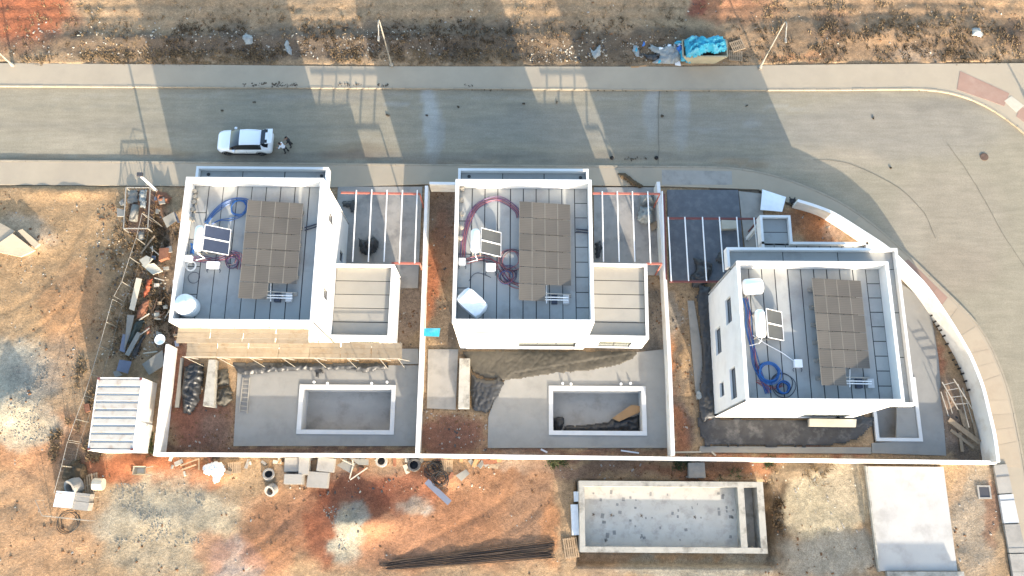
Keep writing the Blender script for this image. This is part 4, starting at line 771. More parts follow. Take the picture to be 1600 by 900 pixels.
pergola([((1044, 339), (1049, 439)), ((1070, 339), (1076, 439)), ((1097.5, 339), (1104, 439)), ((1124, 339), (1130.5, 425)), ((1151, 339), (1154.5, 387)), ((1178, 340), (1183, 387))], [((1041, 341), (1186, 342)), ((1046, 440), (1124, 440))], 3.1, 'pergola with dark brown beams over the grey blue driveway', 'darkred')
MB().bar(at(1037.5, 303, 2.0), at(1041, 437, 2.0), .12, .15).build('x', M['darkred'])
o = bpy.data.objects['x']; o.name = 'steel_beam'; tag(o, 'dark brown steel beam set along the top of the dividing wall', 'beam')
MB().bar(at(1034.5, 299, 2.0), at(1039.5, 438, 2.0), .10, .12).build('x', M['whitemetal']); o = bpy.data.objects['x']; o.name = 'steel_beam'; tag(o, 'white steel beam set along the top of the dividing wall', 'beam')

sc = thing('scaffold', 'timber-decked scaffold with white poles along the garden front of a house', 'scaffold', F1.p(2, -1, 0))
yw = -0.08
def deck(x0, x1, y0, y1, z, nx, ny):
    for i in range(nx):
        a, b = x0 + (x1 - x0) * i / nx, x0 + (x1 - x0) * (i + 1) / nx
        for j in range(ny):
            c, d = y0 + (y1 - y0) * j / ny, y0 + (y1 - y0) * (j + 1) / ny; k = random.uniform(-.03, .03)
            MB().prism(F1.rect(a + .02 + k, b - .02 + k, c + .006, d - .006), z + random.uniform(-.012, .012), z + .045 + random.uniform(-.006, .006)).build('plank', M['plank'], sc)
xr = F1.loc(at(628, 552, 3.3))[0]
deck(0.1, F1.W - 0.5, -1.15, -0.12, 7.7, 4, 3)
deck(-0.9, xr, -1.35, -0.12, 3.3, 7, 3)
for x in (-0.7, 1.6, 3.9, 6.2, 8.5, 10.8, 13.1, xr - .15):
    MB().tube([F1.p(x, -1.42, -.1), F1.p(x, -1.42, 4.2)], .022, 6).build('pole', M['galv'], sc)
    if 0 < x < F1.W - .6: MB().tube([F1.p(x, -0.09, 7.0), F1.p(x, -1.1, 7.62)], .03, 6).build('bracket', M['galv'], sc)
    for z in (3.22,) + ((7.62,) if 0 < x < F1.W - .6 else ()): MB().tube([F1.p(x, -1.42 if z < 5 else -1.16, z), F1.p(x, -0.02, z)], .03, 6).build('crossbar', M['galv'], sc)
    MB().tube([F1.p(x, -1.42, 4.2), F1.p(x + .7, -1.42, 3.3)], .025, 6).build('brace', M['galv'], sc)
for z in (4.3,): MB().tube([F1.p(-.8, -1.42, z - .1), F1.p(xr, -1.42, z - .1)], .026, 6).build('guard_rail', M['galv'], sc)

# ================================================================ SITE CABIN
ct = 2.6; q = [at(153, 590, ct), at(221, 590, ct), at(209, 704, ct), at(137, 704, ct)]
cabin = thing('site_cabin', 'white ribbed metal site cabin beside the garden wall', 'cabin', ((q[0].x + q[2].x) / 2, (q[0].y + q[2].y) / 2, 0))
cx0, cx1, cy1, cy0 = (q[0].x + q[3].x) / 2, (q[1].x + q[2].x) / 2, (q[0].y + q[1].y) / 2, (q[2].y + q[3].y) / 2
MB().prism([(cx0, cy0), (cx1, cy0), (cx1, cy1), (cx0, cy1)], -0.05, ct - .1).build('wall', M['cabinw'], cabin)
nr = 9
for k in range(nr):
    a, b = cy0 + .08 + (cy1 - cy0 - .16) * k / nr, cy0 + .08 + (cy1 - cy0 - .16) * (k + 1) / nr
    MB().add([(cx0 + .06, a + .03, ct - .1), (cx1 - .06, a + .03, ct - .1), (cx1 - .06, a + .1, ct), (cx0 + .06, a + .1, ct), (cx0 + .06, b - .1, ct), (cx1 - .06, b - .1, ct), (cx1 - .06, b - .03, ct - .1), (cx0 + .06, b - .03, ct - .1)],
             [(0, 1, 2, 3), (3, 2, 5, 4), (4, 5, 6, 7), (0, 3, 4, 7), (1, 6, 5, 2)]).build('roof_panel', M['cabin'], cabin)
for a, b, c, d in ((cx0 - .01, cx1 + .01, cy0 - .01, cy0 + .07), (cx0 - .01, cx1 + .01, cy1 - .07, cy1 + .01), (cx0 - .01, cx0 + .05, cy0 + .07, cy1 - .07), (cx1 - .05, cx1 + .01, cy0 + .07, cy1 - .07)):
    MB().prism([(a, c), (b, c), (b, d), (a, d)], ct - .16, ct + .02).build('roof_rail', M['cabinw'], cabin)
for x in (cx0 + .08, cx1 - .08):
    for y in (cy0 + .08, cy1 - .08): MB().box((x, y, ct + .02), (.18, .16, .06)).build('corner_casting', M['darkred'], cabin)
dr = MB().box((cx1 + .02, cy0 + 1.6, 1.0), (.05, .9, 2.0)).build('door', M['cabinw'], cabin); MB().box((cx1 + .06, cy0 + 1.95, 1.0), (.05, .12, .05)).build('handle', M['frame'], dr)

# ================================================================ OPEN CONCRETE TANK, RAMP
tank = thing('concrete_tank', 'open rectangular concrete tank with stained pale floor', 'tank', ((tk[0] + tk[1]) / 2, (tk[2] + tk[3]) / 2, -0.5))
x0, x1, y0, y1 = tk; t = .38
def tb(nm, a, b, c, d, z0, z1, mm): MB().prism([(a, c), (b, c), (b, d), (a, d)], z0, z1).build(nm, M[mm], tank)
tb('side_wall', x0, x1, y0, y0 + t, -1.0, tz, 'oldconc'); tb('side_wall', x0, x1 - .0, y1 - t, y1, -1.0, tz, 'oldconc')
tb('end_wall', x0, x0 + t, y0 + t, y1 - t, -1.0, tz - .004, 'oldconc'); tb('end_wall', x1 - .45, x1, y0 + t, y1 - t, -1.0, tz - .004, 'oldconc')
xm = at(1155, 805, tz).x; tb('cross_wall', xm, xm + .45, y0 + t, y1 - t, -1.0, tz - .004, 'oldconc')
tb('tank_floor', x0 + t, xm, y0 + t, y1 - t, -1.0, .5, 'tankfloor'); tb('trough_floor', xm + .45, x1 - .45, y0 + t, y1 - t, -1.0, -.1, 'oldconc')
for k in range(46):
    px_, py_ = random.uniform(918, 1146), random.uniform(768, 848); c = at(px_, py_, .5); s_ = random.uniform(.1, .24)
    MB().box((c.x, c.y, .505), (s_ * random.uniform(.6, 1.2), s_ * random.uniform(.8, 1.6), .012), random.uniform(-.2, .2)).build('mortar_patch', M['patch'], tank)
for px_, py_ in ((927, 804), (955, 805), (1002, 806), (1085, 808)):
    c = at(px_, py_, .5); mb = MB()
    for k in range(5): a = k * 1.25; mb.bar(c + Vector((0, 0, .05 + .02 * k)), c + Vector((.12 * math.cos(a), .12 * math.sin(a), .1 + .04 * k)), .035)
    tag(mb.build('rebar_stub', M['rust']), 'small cluster of bent rebar on the stained tank floor', 'rebar', 'rebar stubs in the tank')
rp = [at(1355, 728, 0.35), at(1474, 729, 0.35), at(1499, 893, 0.35), at(1376, 893, 0.35)]
ramp = thing('ramp_slab', 'wide white slab sloping down from the garden wall towards the lower lot', 'ramp', (rp[0].x, rp[0].y, 0))
q = [rp[0], rp[1], rp[2], rp[3]]
rows = 1
for k in range(rows):
    g = .004; a0 = q[0].lerp(q[3], k / rows + g); b0 = q[1].lerp(q[2], k / rows + g); a1 = q[0].lerp(q[3], (k + 1) / rows - g); b1 = q[1].lerp(q[2], (k + 1) / rows - g)
    z0_, z1_ = .36 - .26 * (k / rows), .36 - .26 * (k + 1) / rows
    vs = [(a0.x, a0.y, -.3), (b0.x, b0.y, -.3), (b1.x, b1.y, -.3), (a1.x, a1.y, -.3), (a0.x, a0.y, z0_), (b0.x, b0.y, z0_), (b1.x, b1.y, z1_), (a1.x, a1.y, z1_)]
    MB().add(vs, [(0, 1, 2, 3), (7, 6, 5, 4), (4, 5, 1, 0), (5, 6, 2, 1), (6, 7, 3, 2), (7, 4, 0, 3)]).build('slab_panel', M['ramp'], ramp)
MB().bar(at(1352, 728, .5), at(1373, 893, .2), .12, .3).build('edge_kerb', M['oldconc'], ramp); MB().bar(at(1385, 897, .15), at(1505, 897, .15), .35, .3).build('edge_kerb', M['oldconc'], ramp)

# ================================================================ STREET LAMPS
def street_lamp(px, py, h, label, arm=1.3):
    b = at(px, py, PZ); root = thing('street_lamp', label, 'street lamp', b, 'street lamps')
    MB().lathe(b, [(.16, -.1), (.16, .25), (.09, .3), (.085, 1.2), (.065, 1.25), (.05, h - .5)], 10).build('pole', M['galv'], root)
    dy = -1 if py < 200 else 1
    pts = [b + Vector((0, 0, h - .6))] + [b + Vector((0, dy * arm * .32 * (1 - math.cos(a)), h - .5 + .5 * math.sin(a))) for a in (0, .5, 1.0, 1.5, 2.0, 2.5)] + [b + Vector((0, dy * arm, h - .45))]
    MB().tube(pts, .045, 8).build('arm', M['galv'], root)
    c = b + Vector((0, dy * (arm + .28), h - .5)); MB().box(c + Vector((0, -dy * .1, 0)), (.17, .42, .09)).build('lamp_head', M['galv'], root, bevel=.03)
street_lamp(612, 103, 7.0, 'grey gooseneck street lamp on the far pavement opposite the scaffolded house')
street_lamp(1187, 106, 7.0, 'grey gooseneck street lamp on the far pavement beside the turquoise filled skip')
street_lamp(20, 102, 7.0, 'grey gooseneck street lamp beside the orange earth across the road')
street_lamp(1606, 158, 7.0, 'grey gooseneck street lamp beside the pink paving at the bend')
b = at(244, 297, 0.1); root = thing('camera_pole', 'short white pole with a dark box head beside the scrap cage', 'pole', b)
MB().tube([b + Vector((0, 0, -.2)), b + Vector((0, 0, 2.9))], .10, 8).build('pole', M['whitemetal'], root); MB().box(b + Vector((0, .05, 3.0)), (.4, .3, .2)).build('box_head', M['frame'], root)

# ================================================================ CAR
def car():
    c = at(387, 227, RZ); root = thing('parked_car', 'white compact SUV parked at the kerb with its tailgate raised', 'car', (c.x, c.y, RZ + 0.015))
    L = 4.42; gx = lambda s_: c.x - L / 2 + s_; gy = c.y; z0 = RZ + 0.015
    #  s, half width, sill z, belt z, top z, top half width
    ST = [(0.0, .50, .36, .60, .64, .38), (.05, .70, .28, .70, .76, .52), (.22, .83, .24, .82, .90, .62), (.5, .90, .22, .90, .99, .66), (.9, .91, .22, .95, 1.05, .68), (1.14, .915, .22, .98, 1.08, .72), (1.62, .915, .22, 1.00, 1.38, .66), (2.02, .915, .22, 1.01, 1.54, .63), (2.6, .915, .22, 1.02, 1.60, .64), (3.2, .915, .22, 1.04, 1.58, .62), (3.72, .92, .22, 1.06, 1.51, .59), (3.9, .92, .22, 1.06, 1.08, .62), (4.18, .91, .24, 1.0, 1.02, .64), (4.34, .86, .30, .86, .88, .60), (4.42, .74, .38, .74, .76, .50)]
    rings = []
    for s_, w, zs_, zb, ztp, wt in ST:
        half = [(w * .80, zs_), (w * .97, zs_ + .08), (w, (zs_ + zb) / 2), (w * .985, zb - .1), (w * .955, zb), (wt + (w * .955 - wt) * .18, ztp - (ztp - zb) * .12), (wt * .8, ztp - .005), (wt * .3, ztp + .01)]
        ring = [(gx(s_), gy - y, z0 + z) for y, z in half] + [(gx(s_), gy + y, z0 + z) for y, z in half[::-1]]; rings.append(ring)
    n_ = 16; V_ = [p for R_ in rings for p in R_]; parts = {'body': [], 'windshield': [], 'roof': [], 'side_window': [], 'side_window2': [], 'hood': []}
    for i in range(len(ST) - 1):
        for k in range(n_ - 1):
            fq = (i * n_ + k, i * n_ + k + 1, (i + 1) * n_ + k + 1, (i + 1) * n_ + k); key = 'body'
            if i in (5, 6) and 5 <= k <= 9: key = 'windshield'
            elif 7 <= i <= 9 and 5 <= k <= 9: key = 'roof'
            elif i in (5, 6, 7, 8, 9) and k == 4: key = 'side_window'
            elif i in (5, 6, 7, 8, 9) and k == 10: key = 'side_window2'
            elif i < 5 and 5 <= k <= 9: key = 'hood'
            if i in (10, 11) and 5 <= k <= 9: continue                       # open boot
            parts[key].append(fq)
        parts['body'].append((i * n_ + n_ - 1, i * n_, (i + 1) * n_, (i + 1) * n_ + n_ - 1))
    parts['body'] += [tuple(range(n_))[::-1], tuple((len(ST) - 1) * n_ + k for k in range(n_))]
    for key, fs in parts.items():
        used = sorted({i for q_ in fs for i in q_}); mp = {u: j for j, u in enumerate(used)}
        o = MB().add([V_[u] for u in used], [tuple(mp[i] for i in q_)[::-1] for q_ in fs]).build(key.rstrip('2'), M['carglass'] if 'wind' in key else M['carp'], root, smooth=True)
        bm = bmesh.new(); bm.from_mesh(o.data); bmesh.ops.recalc_face_normals(bm, faces=bm.faces[:]); bm.to_mesh(o.data); bm.free()
    MB().box((gx(3.9), gy, z0 + .84), (.52, 1.3, .26)).build('boot_interior', M['cartrim'], root)
    # raised tailgate
    h0 = Vector((gx(3.73), gy, z0 + 1.53)); dirv = Vector((.80, 0, .14)).normalized()
    tg = thing('tailgate', None, None); tg.parent = root; tg.location = h0 - wloc(root)
    def plate(nm, a, b, w0, w1, mm, par, th=.06, lift=0):
        p, q_ = h0 + dirv * a, h0 + dirv * b; up = Vector((-dirv.z, 0, dirv.x)) * lift
        return MB().add([p + up + Vector((0, -w0, 0)), q_ + up + Vector((0, -w1, 0)), q_ + up + Vector((0, w1, 0)), p + up + Vector((0, w0, 0))] + [x + Vector((0, 0, th)) for x in (p + up + Vector((0, -w0, 0)), q_ + up + Vector((0, -w1, 0)), q_ + up + Vector((0, w1, 0)), p + up + Vector((0, w0, 0)))], [(0,3,2,1),(4,5,6,7),(0,1,5,4),(1,2,6,5),(2,3,7,6),(3,0,4,7)]).build(nm, M[mm], par)
    plate('rear_window', .02, .40, .56, .62, 'carglass', tg); plate('tailgate_panel', .405, .98, .63, .60, 'carp', tg, .09); plate('number_plate', .62, .76, .26, .26, 'plate', tg, .012, .10)
    for sy in (-1, 1):
        a = h0 + dirv * .5 + Vector((0, sy * .45, 0)); MB().box(a + Vector((0, 0, .1)), (.16, .26, .03)).build('tail_lamp', M['lampred'] if False else M['cartrim'], tg)
    for sx, nm in ((.78, 'f'), (3.50, 'r')):
        for sy in (-1, 1):
            wy = gy + sy * .82; root_w = MB()
            pr = [(0.0, -.11), (.22, -.11), (.31, -.1), (.335, -.05), (.335, .05), (.31, .1), (.22, .11), (0.0, .11)]; nn = 20; vs = []; fs = []
            for rr, yy in pr:
                for k in range(nn): vs.append((gx(sx) + max(rr, .01) * math.cos(2 * math.pi * k / nn), wy + yy, z0 + .32 + max(rr, .01) * math.sin(2 * math.pi * k / nn)))
            for i in range(len(pr) - 1):
                for k in range(nn): fs.append((i * nn + k, i * nn + (k + 1) % nn, (i + 1) * nn + (k + 1) % nn, (i + 1) * nn + k))
            wh = root_w.add(vs, fs).build('wheel', M['tyre'], root); mb = MB()
            for k in range(5): a = k * 2 * math.pi / 5; mb.bar((gx(sx), wy + sy * .115, z0 + .32), (gx(sx) + .2 * math.cos(a), wy + sy * .115, z0 + .32 + .2 * math.sin(a)), .05, .02)
            mb.build('rim', M['rim'], wh)
    for sy in (-1, 1):
        MB().box((gx(1.5), gy + sy * 1.0, z0 + 1.03), (.2, .2, .14)).build('wing_mirror', M['carp'], root, bevel=.03)
        MB().box((gx(.17), gy + sy * .62, z0 + .74), (.12, .3, .1)).build('headlight', M['alu'], root, bevel=.02)
        MB().bar((gx(2.1), gy + sy * .60, z0 + 1.58), (gx(3.6), gy + sy * .58, z0 + 1.55), .035, .04).build('roof_rail', M['carp'], root)
        MB().box((gx(2.1), gy + sy * .915, z0 + .86), (.16, .05, .03)).build('door_handle', M['carp'], root)
        MB().bar((gx(.55), gy + sy * .93, z0 + .27), (gx(3.9), gy + sy * .93, z0 + .27), .03, .12).build('side_skirt', M['cartrim'], root)
    for sy in (-1, 1):
        for s0 in (1.4, 2.4, 3.3): MB().bar((gx(s0), gy + sy * .917, z0 + .40), (gx(s0 + .04), gy + sy * .90, z0 + .92), .012, .012).build('door_seam', M['cartrim'], root)
        for s0 in (.78, 3.5): MB().tube([(gx(s0) + .40 * math.cos(a), gy + sy * .90, z0 + .32 + .40 * math.sin(a)) for a in [math.pi * k / 10 for k in range(11)]], .035, 6).build('wheel_arch', M['cartrim'], root)
    MB().box((gx(4.33), gy, z0 + .45), (.14, 1.5, .26)).build('rear_bumper', M['carp'], root, bevel=.05)
    MB().box((gx(.05), gy, z0 + .45), (.08, .9, .22)).build('grille', M['cartrim'], root, bevel=.02)
car()

# ================================================================ PEOPLE
def person(px, py, heading, label, top, legs, lean=0.0, reach=0.0, s=1.0):
    b = at(px, py, RZ + .01); b.z = RZ + .012; R_ = Matrix.Rotation(heading, 3, 'Z')     # faces local +X
    J = {}; E = []
    def j(n, x, y, z, r_): J[n] = (Vector((x, y, z)), r_)
    k = math.sin(lean)
    up = lambda z: .9 + (z - .9) * math.cos(lean); fw = lambda z: (z - .9) * k
    j('pel', 0, 0, .92, .15); j('bel', fw(1.08), 0, up(1.08), .145); j('che', fw(1.30), 0, up(1.30), .165); j('neck', fw(1.46), 0, up(1.46), .065); j('head', fw(1.58) + .02, 0, up(1.58), .098); j('crown', fw(1.69) + .01, 0, up(1.69), .085)
    E += [('pel', 'bel'), ('bel', 'che'), ('che', 'neck'), ('neck', 'head'), ('head', 'crown')]
    for n, sy in (('l', 1), ('r', -1)):
        j('hip' + n, 0, sy * .10, .86, .105); j('kne' + n, .05 * (1 if sy > 0 else -.2), sy * .12, .48, .065); j('ank' + n, -.03 + .08 * sy, sy * .13, .08, .045); j('toe' + n, .14 + .08 * sy, sy * .15, .035, .04)
        E += [('pel', 'hip' + n), ('hip' + n, 'kne' + n), ('kne' + n, 'ank' + n), ('ank' + n, 'toe' + n)]
        j('sho' + n, fw(1.40), sy * .19, up(1.40), .07); hx = .15 + reach; j('elb' + n, fw(1.2) + hx * .45, sy * .25, up(1.14), .045); j('wri' + n, fw(1.1) + hx, sy * .2, up(1.02), .033); j('han' + n, fw(1.08) + hx + .09, sy * .18, up(.98), .035)
        E += [('che', 'sho' + n), ('sho' + n, 'elb' + n), ('elb' + n, 'wri' + n), ('wri' + n, 'han' + n)]
        for f_ in range(5):
            a = (f_ - 2) * .022; j('fin%s%d' % (n, f_), fw(1.08) + hx + (.15 if f_ else .11), sy * .18 + (a if f_ else -sy * .06), up(.95) - .01, .010); E += [('han' + n, 'fin%s%d' % (n, f_))]
    names = list(J); me = bpy.data.meshes.new('person'); me.from_pydata([tuple(R_ @ J[n][0] * s) for n in names], [(names.index(a), names.index(c_)) for a, c_ in E], [])
    tmp = bpy.data.objects.new('person_tmp', me); COL.objects.link(tmp); tmp.modifiers.new('skin', 'SKIN'); sk = me.skin_vertices[0].data
    for i, n in enumerate(names): sk[i].radius = (J[n][1] * s, J[n][1] * s); sk[i].use_root = (n == 'pel')
    ss = tmp.modifiers.new('sub', 'SUBSURF'); ss.levels = 1; ss.render_levels = 1
    dg = bpy.context.evaluated_depsgraph_get(); body = bpy.data.meshes.new_from_object(tmp.evaluated_get(dg)); bpy.data.objects.remove(tmp)
    for m_ in (M[top], M[legs], M['skin'], M['hair']): body.materials.append(m_)
    ctr = {n: R_ @ J[n][0] * s for n in names}
    for p in body.polygons:
        p.use_smooth = True; n = min(names, key=lambda q_: (ctr[q_] - p.center).length)
        p.material_index = 3 if n in ('crown',) or (n == 'head' and (R_.transposed() @ (p.center - ctr['head'])).x < .0) else 2 if n[:3] in ('hea', 'nec', 'wri', 'han', 'fin') else 1 if n[:3] in ('hip', 'kne') else 3 if n[:3] in ('ank', 'toe') else 0 if n != 'pel' else 1
    o = link('person', body, None, None, b); tag(o, label, 'person')
    hd = ctr['head']
    for sy in (-1, 1): MB().box(b + hd + R_ @ Vector((.088, sy * .035, .02)) , (.012, .02, .012), heading).build('eye', M['hair'], o)
    MB().box(b + hd + R_ @ Vector((.1, 0, -.01)), (.03, .025, .035), heading).build('nose', M['skin'], o)
    for sy in (-1, 1): MB().box(b + hd + R_ @ Vector((0.0, sy * .092, 0)), (.04, .02, .06), heading).build('ear', M['skin'], o)
    return o
person(449, 238, math.radians(165), 'person in a white top leaning towards the open boot of the car', 'shirtw', 'cloth', .35, .25)
person(456, 228, math.radians(200), 'person in dark clothes standing beside the one in white', 'cloth', 'cloth', .12, .1)
# ================================================================ LOOSE THINGS
def gat(px, py, lift=0.0):                    # point on the ground seen at a pixel
    p = at(px, py, 0.0)
    for _ in range(3): p = at(px, py, gz(p))
    p.z += lift; return p
def heap(name, poly, h, mm, label, cat, zb=None, res=.08, rough=1.0, parent=None, seed=1, fold=None, kind=None, lift=0.0):
    """crumpled sheet or pile filling a pixel outline"""
    w = P2(poly, zb if zb is not None else 0.0); X0, X1 = min(p.x for p in w), max(p.x for p in w); Y0, Y1 = min(p.y for p in w), max(p.y for p in w)
    xs = np.arange(X0 - res, X1 + 2 * res, res); ys = np.arange(Y0 - res, Y1 + 2 * res, res); X, Y = np.meshgrid(xs, ys)
    jx = X + (fbm(X, Y, .35, seed + 60) - .5) * .25; jy = Y + (fbm(X, Y, .35, seed + 70) - .5) * .25; ins = inside([(p.x, p.y) for p in w], jx, jy)
    if ins.sum() < 4: ins = inside([(p.x, p.y) for p in w], X, Y)
    d = ins.astype(float); acc = d.copy(); cur = d.copy()
    for _ in range(4):
        q = np.pad(cur, 1); cur = np.minimum.reduce([q[1:-1, 1:-1], q[:-2, 1:-1], q[2:, 1:-1], q[1:-1, :-2], q[1:-1, 2:]]); acc += cur
    acc /= 5
    th = seed * 1.3; U_ = X * math.cos(th) + Y * math.sin(th); V0 = -X * math.sin(th) + Y * math.cos(th); U_ = U_ + .5 * fbm(X, Y, .9, seed + 9)
    rid = 1 - np.abs(2 * fbm(U_ * 1.9, V0 * .55, .6, seed, 3) - 1); rid2 = 1 - np.abs(2 * vnoise(U_ * .6 + V0, V0 * 1.4 - U_, .34, seed + 3) - 1)
    base = ground_z(X, Y) if zb is None else np.full(X.shape, zb)
    Z = base + .02 + lift + h * (acc ** .7) * (.25 + rough * (.55 * rid + .3 * rid2)) ; idx = np.arange(X.size).reshape(X.shape)
    qd = np.stack([idx[:-1, :-1], idx[:-1, 1:], idx[1:, 1:], idx[1:, :-1]], -1).reshape(-1, 4); keep = ins[:-1, :-1] & ins[:-1, 1:] & ins[1:, 1:] & ins[1:, :-1]; qd = qd[keep.ravel()]
    used = np.unique(qd)
    if len(used) == 0: return None
    mp = np.full(X.size, -1); mp[used] = np.arange(len(used)); V_ = np.stack([X.ravel(), Y.ravel(), Z.ravel()], -1)[used]
    top = [tuple(v) for v in V_]; n_ = len(top); f_ = [tuple(q) for q in mp[qd]]
    mb = MB(); mb.v = top + [(x, y, z - .012) for x, y, z in top]; mb.f = f_ + [tuple(i + n_ for i in q[::-1]) for q in f_]
    # rim
    ed = {}
    for q in f_:
        for i in range(4):
            a, b = q[i], q[(i + 1) % 4]; ed[(a, b)] = 1
    for a, b in list(ed):
        if (b, a) not in ed: mb.f.append((b, a, a + n_, b + n_))
    o = mb.build(name, M[mm], parent, smooth=True)
    if parent is None: tag(o, label, cat, kind=kind)
    return o
def sheet(name, quad, mm, label, cat, th=.03, zs=(.06, .06, .06, .06), group=None, bend=0.0):
    """flat rigid piece whose corners are seen at four pixels, resting at heights zs above the ground"""
    pts = []
    for (x, y), z in zip(quad, zs):
        g = gat(x, y); pts.append(at(x, y, g.z + z))
    lo = min(zs)
    n_ = 4; vs = []
    for i in range(n_ + 1):
        for k in range(n_ + 1):
            u, v = i / n_, k / n_; p = pts[0].lerp(pts[1], u).lerp(pts[3].lerp(pts[2], u), v); p = p + Vector((0, 0, bend * math.sin(math.pi * u) * math.sin(math.pi * v))); vs.append(p)
    I = lambda i, k: i * (n_ + 1) + k; N = len(vs); fs = []
    for i in range(n_):
        for k in range(n_):
            q = (I(i, k), I(i + 1, k), I(i + 1, k + 1), I(i, k + 1)); fs += [q[::-1], tuple(N + t for t in q)]
    rim = [I(i, 0) for i in range(n_)] + [I(n_, k) for k in range(n_)] + [I(i, n_) for i in range(n_, 0, -1)] + [I(0, k) for k in range(n_, 0, -1)]
    for a, b in zip(rim, rim[1:] + rim[:1]): fs.append((a, b, N + b, N + a))
    o = MB().add(list(vs) + [p + Vector((0, 0, th)) for p in vs], fs).build(name, M[mm])
    bm = bmesh.new(); bm.from_mesh(o.data); bmesh.ops.recalc_face_normals(bm, faces=bm.faces[:]); bm.to_mesh(o.data); bm.free()
    return tag(o, label, cat, group)
def board(px0, py0, px1, py1, w, mm, label, cat='board', z=.08, th=.04, name='board', group=None, z1=None):
    a, b = gat(px0, py0, z), gat(px1, py1, z if z1 is None else z1); return tag(MB().bar(a, b, w, th).build(name, M[mm]), label, cat, group)
def pallet(px, py, rz, label, w=1.1, d=.95, z=0.0, mm='pallet'):
    c = gat(px, py, z); root = thing('pallet', label, 'pallet', c, 'timber pallets'); R = Matrix.Rotation(rz, 3, 'Z')
    for k in range(3): MB().box(c + R @ Vector((0, (k - 1) * d * .44, .055)), (w, .1, .09), rz).build('runner', M[mm], root)
    for k in range(7): MB().box(c + R @ Vector(((k - 3) * w / 6.6, 0, .115)), (.1, d, .025), rz + random.uniform(-.02, .02)).build('slat', M[mm], root)
def ring(px, py, R_, h, label, tilt=(0, 0), mm='concrete'):
    c = gat(px, py, -.03); root = thing('concrete_ring', label, 'concrete ring', c, 'concrete pipe rings')
    mb = MB(); mb.lathe((0, 0, 0), [(R_ * .66, 0.02), (R_, 0), (R_ * 1.0, h), (R_ * .97, h + .02), (R_ * .68, h + .02), (R_ * .66, h), (R_ * .66, .02)], 22); E_ = Matrix.Rotation(tilt[0], 3, 'X') @ Matrix.Rotation(tilt[1], 3, 'Y')
    mb.v = [tuple(c + E_ @ Vector(v)) for v in mb.v]; mb.build('shell', M[mm], root)
    m2 = MB().lathe((0, 0, 0), [(R_ * .66, .03), (R_ * .66, .1), (.001, .1)], 16); m2.v = [tuple(c + E_ @ Vector(v)) for v in m2.v]; m2.build('dark_bottom', M['bitumen'], root)
def coilg(px, py, R_, turns, label, mm='hose', r_=.03, jit=.12):
    g = gat(px, py, .02); c = coil(px, py, g.z, R_, turns, [mm], r_, label, jit, 'hose_coil', 'hose')
# ---- skip full of turquoise bags
q = [at(1066, 63, 1.35), at(1135, 63, 1.35), at(1137, 88, 1.35), at(1081, 89, 1.35)]
sx0, sx1, sy0, sy1 = q[0].x, q[1].x, at(1110, 88, 1.35).y, at(1110, 63, 1.35).y
skip = thing('rubbish_skip', 'cream steel skip heaped with turquoise plastic beside the far pavement', 'skip', ((sx0 + sx1) / 2, (sy0 + sy1) / 2, 0.1))
def panel(nm, p, th=.05): 
    n = (Vector(p[1]) - Vector(p[0])).cross(Vector(p[3]) - Vector(p[0])).normalized() * th
    o = MB().add([Vector(v) for v in p] + [Vector(v) + n for v in p], [(0,3,2,1),(4,5,6,7),(0,1,5,4),(1,2,6,5),(2,3,7,6),(3,0,4,7)]).build(nm, M['skip'], skip); return o
i_ = .75; zb, zt_ = .12, 1.35
panel('side_panel', [(sx0 + i_, sy0 + .1, zb), (sx1 - i_, sy0 + .1, zb), (sx1, sy0, zt_), (sx0, sy0, zt_)]); panel('side_panel', [(sx1 - i_, sy1 - .1, zb), (sx0 + i_, sy1 - .1, zb), (sx0, sy1, zt_), (sx1, sy1, zt_)])
panel('end_panel', [(sx0 + i_, sy1 - .1, zb), (sx0 + i_, sy0 + .1, zb), (sx0, sy0, zt_), (sx0, sy1, zt_)]); panel('end_panel', [(sx1 - i_, sy0 + .1, zb), (sx1 - i_, sy1 - .1, zb), (sx1, sy1, zt_), (sx1, sy0, zt_)])
MB().prism([(sx0 + i_, sy0 + .1), (sx1 - i_, sy0 + .1), (sx1 - i_, sy1 - .1), (sx0 + i_, sy1 - .1)], .08, .14).build('floor_plate', M['rust'], skip)
for a, b in (((sx0, sy0), (sx1, sy0)), ((sx1, sy0), (sx1, sy1)), ((sx1, sy1), (sx0, sy1)), ((sx0, sy1), (sx0, sy0))): MB().bar((*a, zt_), (*b, zt_), .1, .08).build('rim_rail', M['skip'], skip)
heap('plastic_rubbish', [(1066, 66), (1084, 60), (1100, 65), (1118, 61), (1134, 68), (1134, 84), (1118, 89), (1104, 86), (1090, 92), (1070, 96)], 1.2, 'cyan', 'bright turquoise plastic sheeting heaped inside the skip', 'rubbish', zb=1.15, seed=4)
heap('plastic_rubbish', [(1060, 82), (1068, 74), (1082, 70), (1088, 92), (1078, 102), (1062, 100)], 1.1, 'cyan', 'turquoise plastic sheeting spilling over the end of the skip', 'rubbish', seed=8)
for k, (a, b, c_, d_) in enumerate(((1082, 57, 1086, 66), (1112, 65, 1118, 78), (1117, 66, 1130, 80), (1096, 80, 1105, 66), (1086, 86, 1094, 70))):
    tag(MB().bar(at(a, b, 1.8), at(c_, d_, 1.45), .22, .08).build('plastic_board', M['cyan']), 'turquoise board sticking out of the heaped skip', 'board', 'boards in the skip')
heap('plastic_rubbish', [(1000, 82), (1012, 86), (1028, 84), (1030, 96), (1022, 98), (1008, 92)], .35, 'black', 'crumpled black sheet on the verge beside the skip', 'rubbish', seed=12)
heap('plastic_rubbish', [(1008, 76), (1024, 74), (1036, 76), (1046, 72), (1060, 76), (1066, 92), (1056, 101), (1034, 102), (1012, 100), (1030, 92), (1020, 84)], .4, 'clearwrap', 'grey and white plastic rubbish strewn beside the skip', 'rubbish', seed=15)
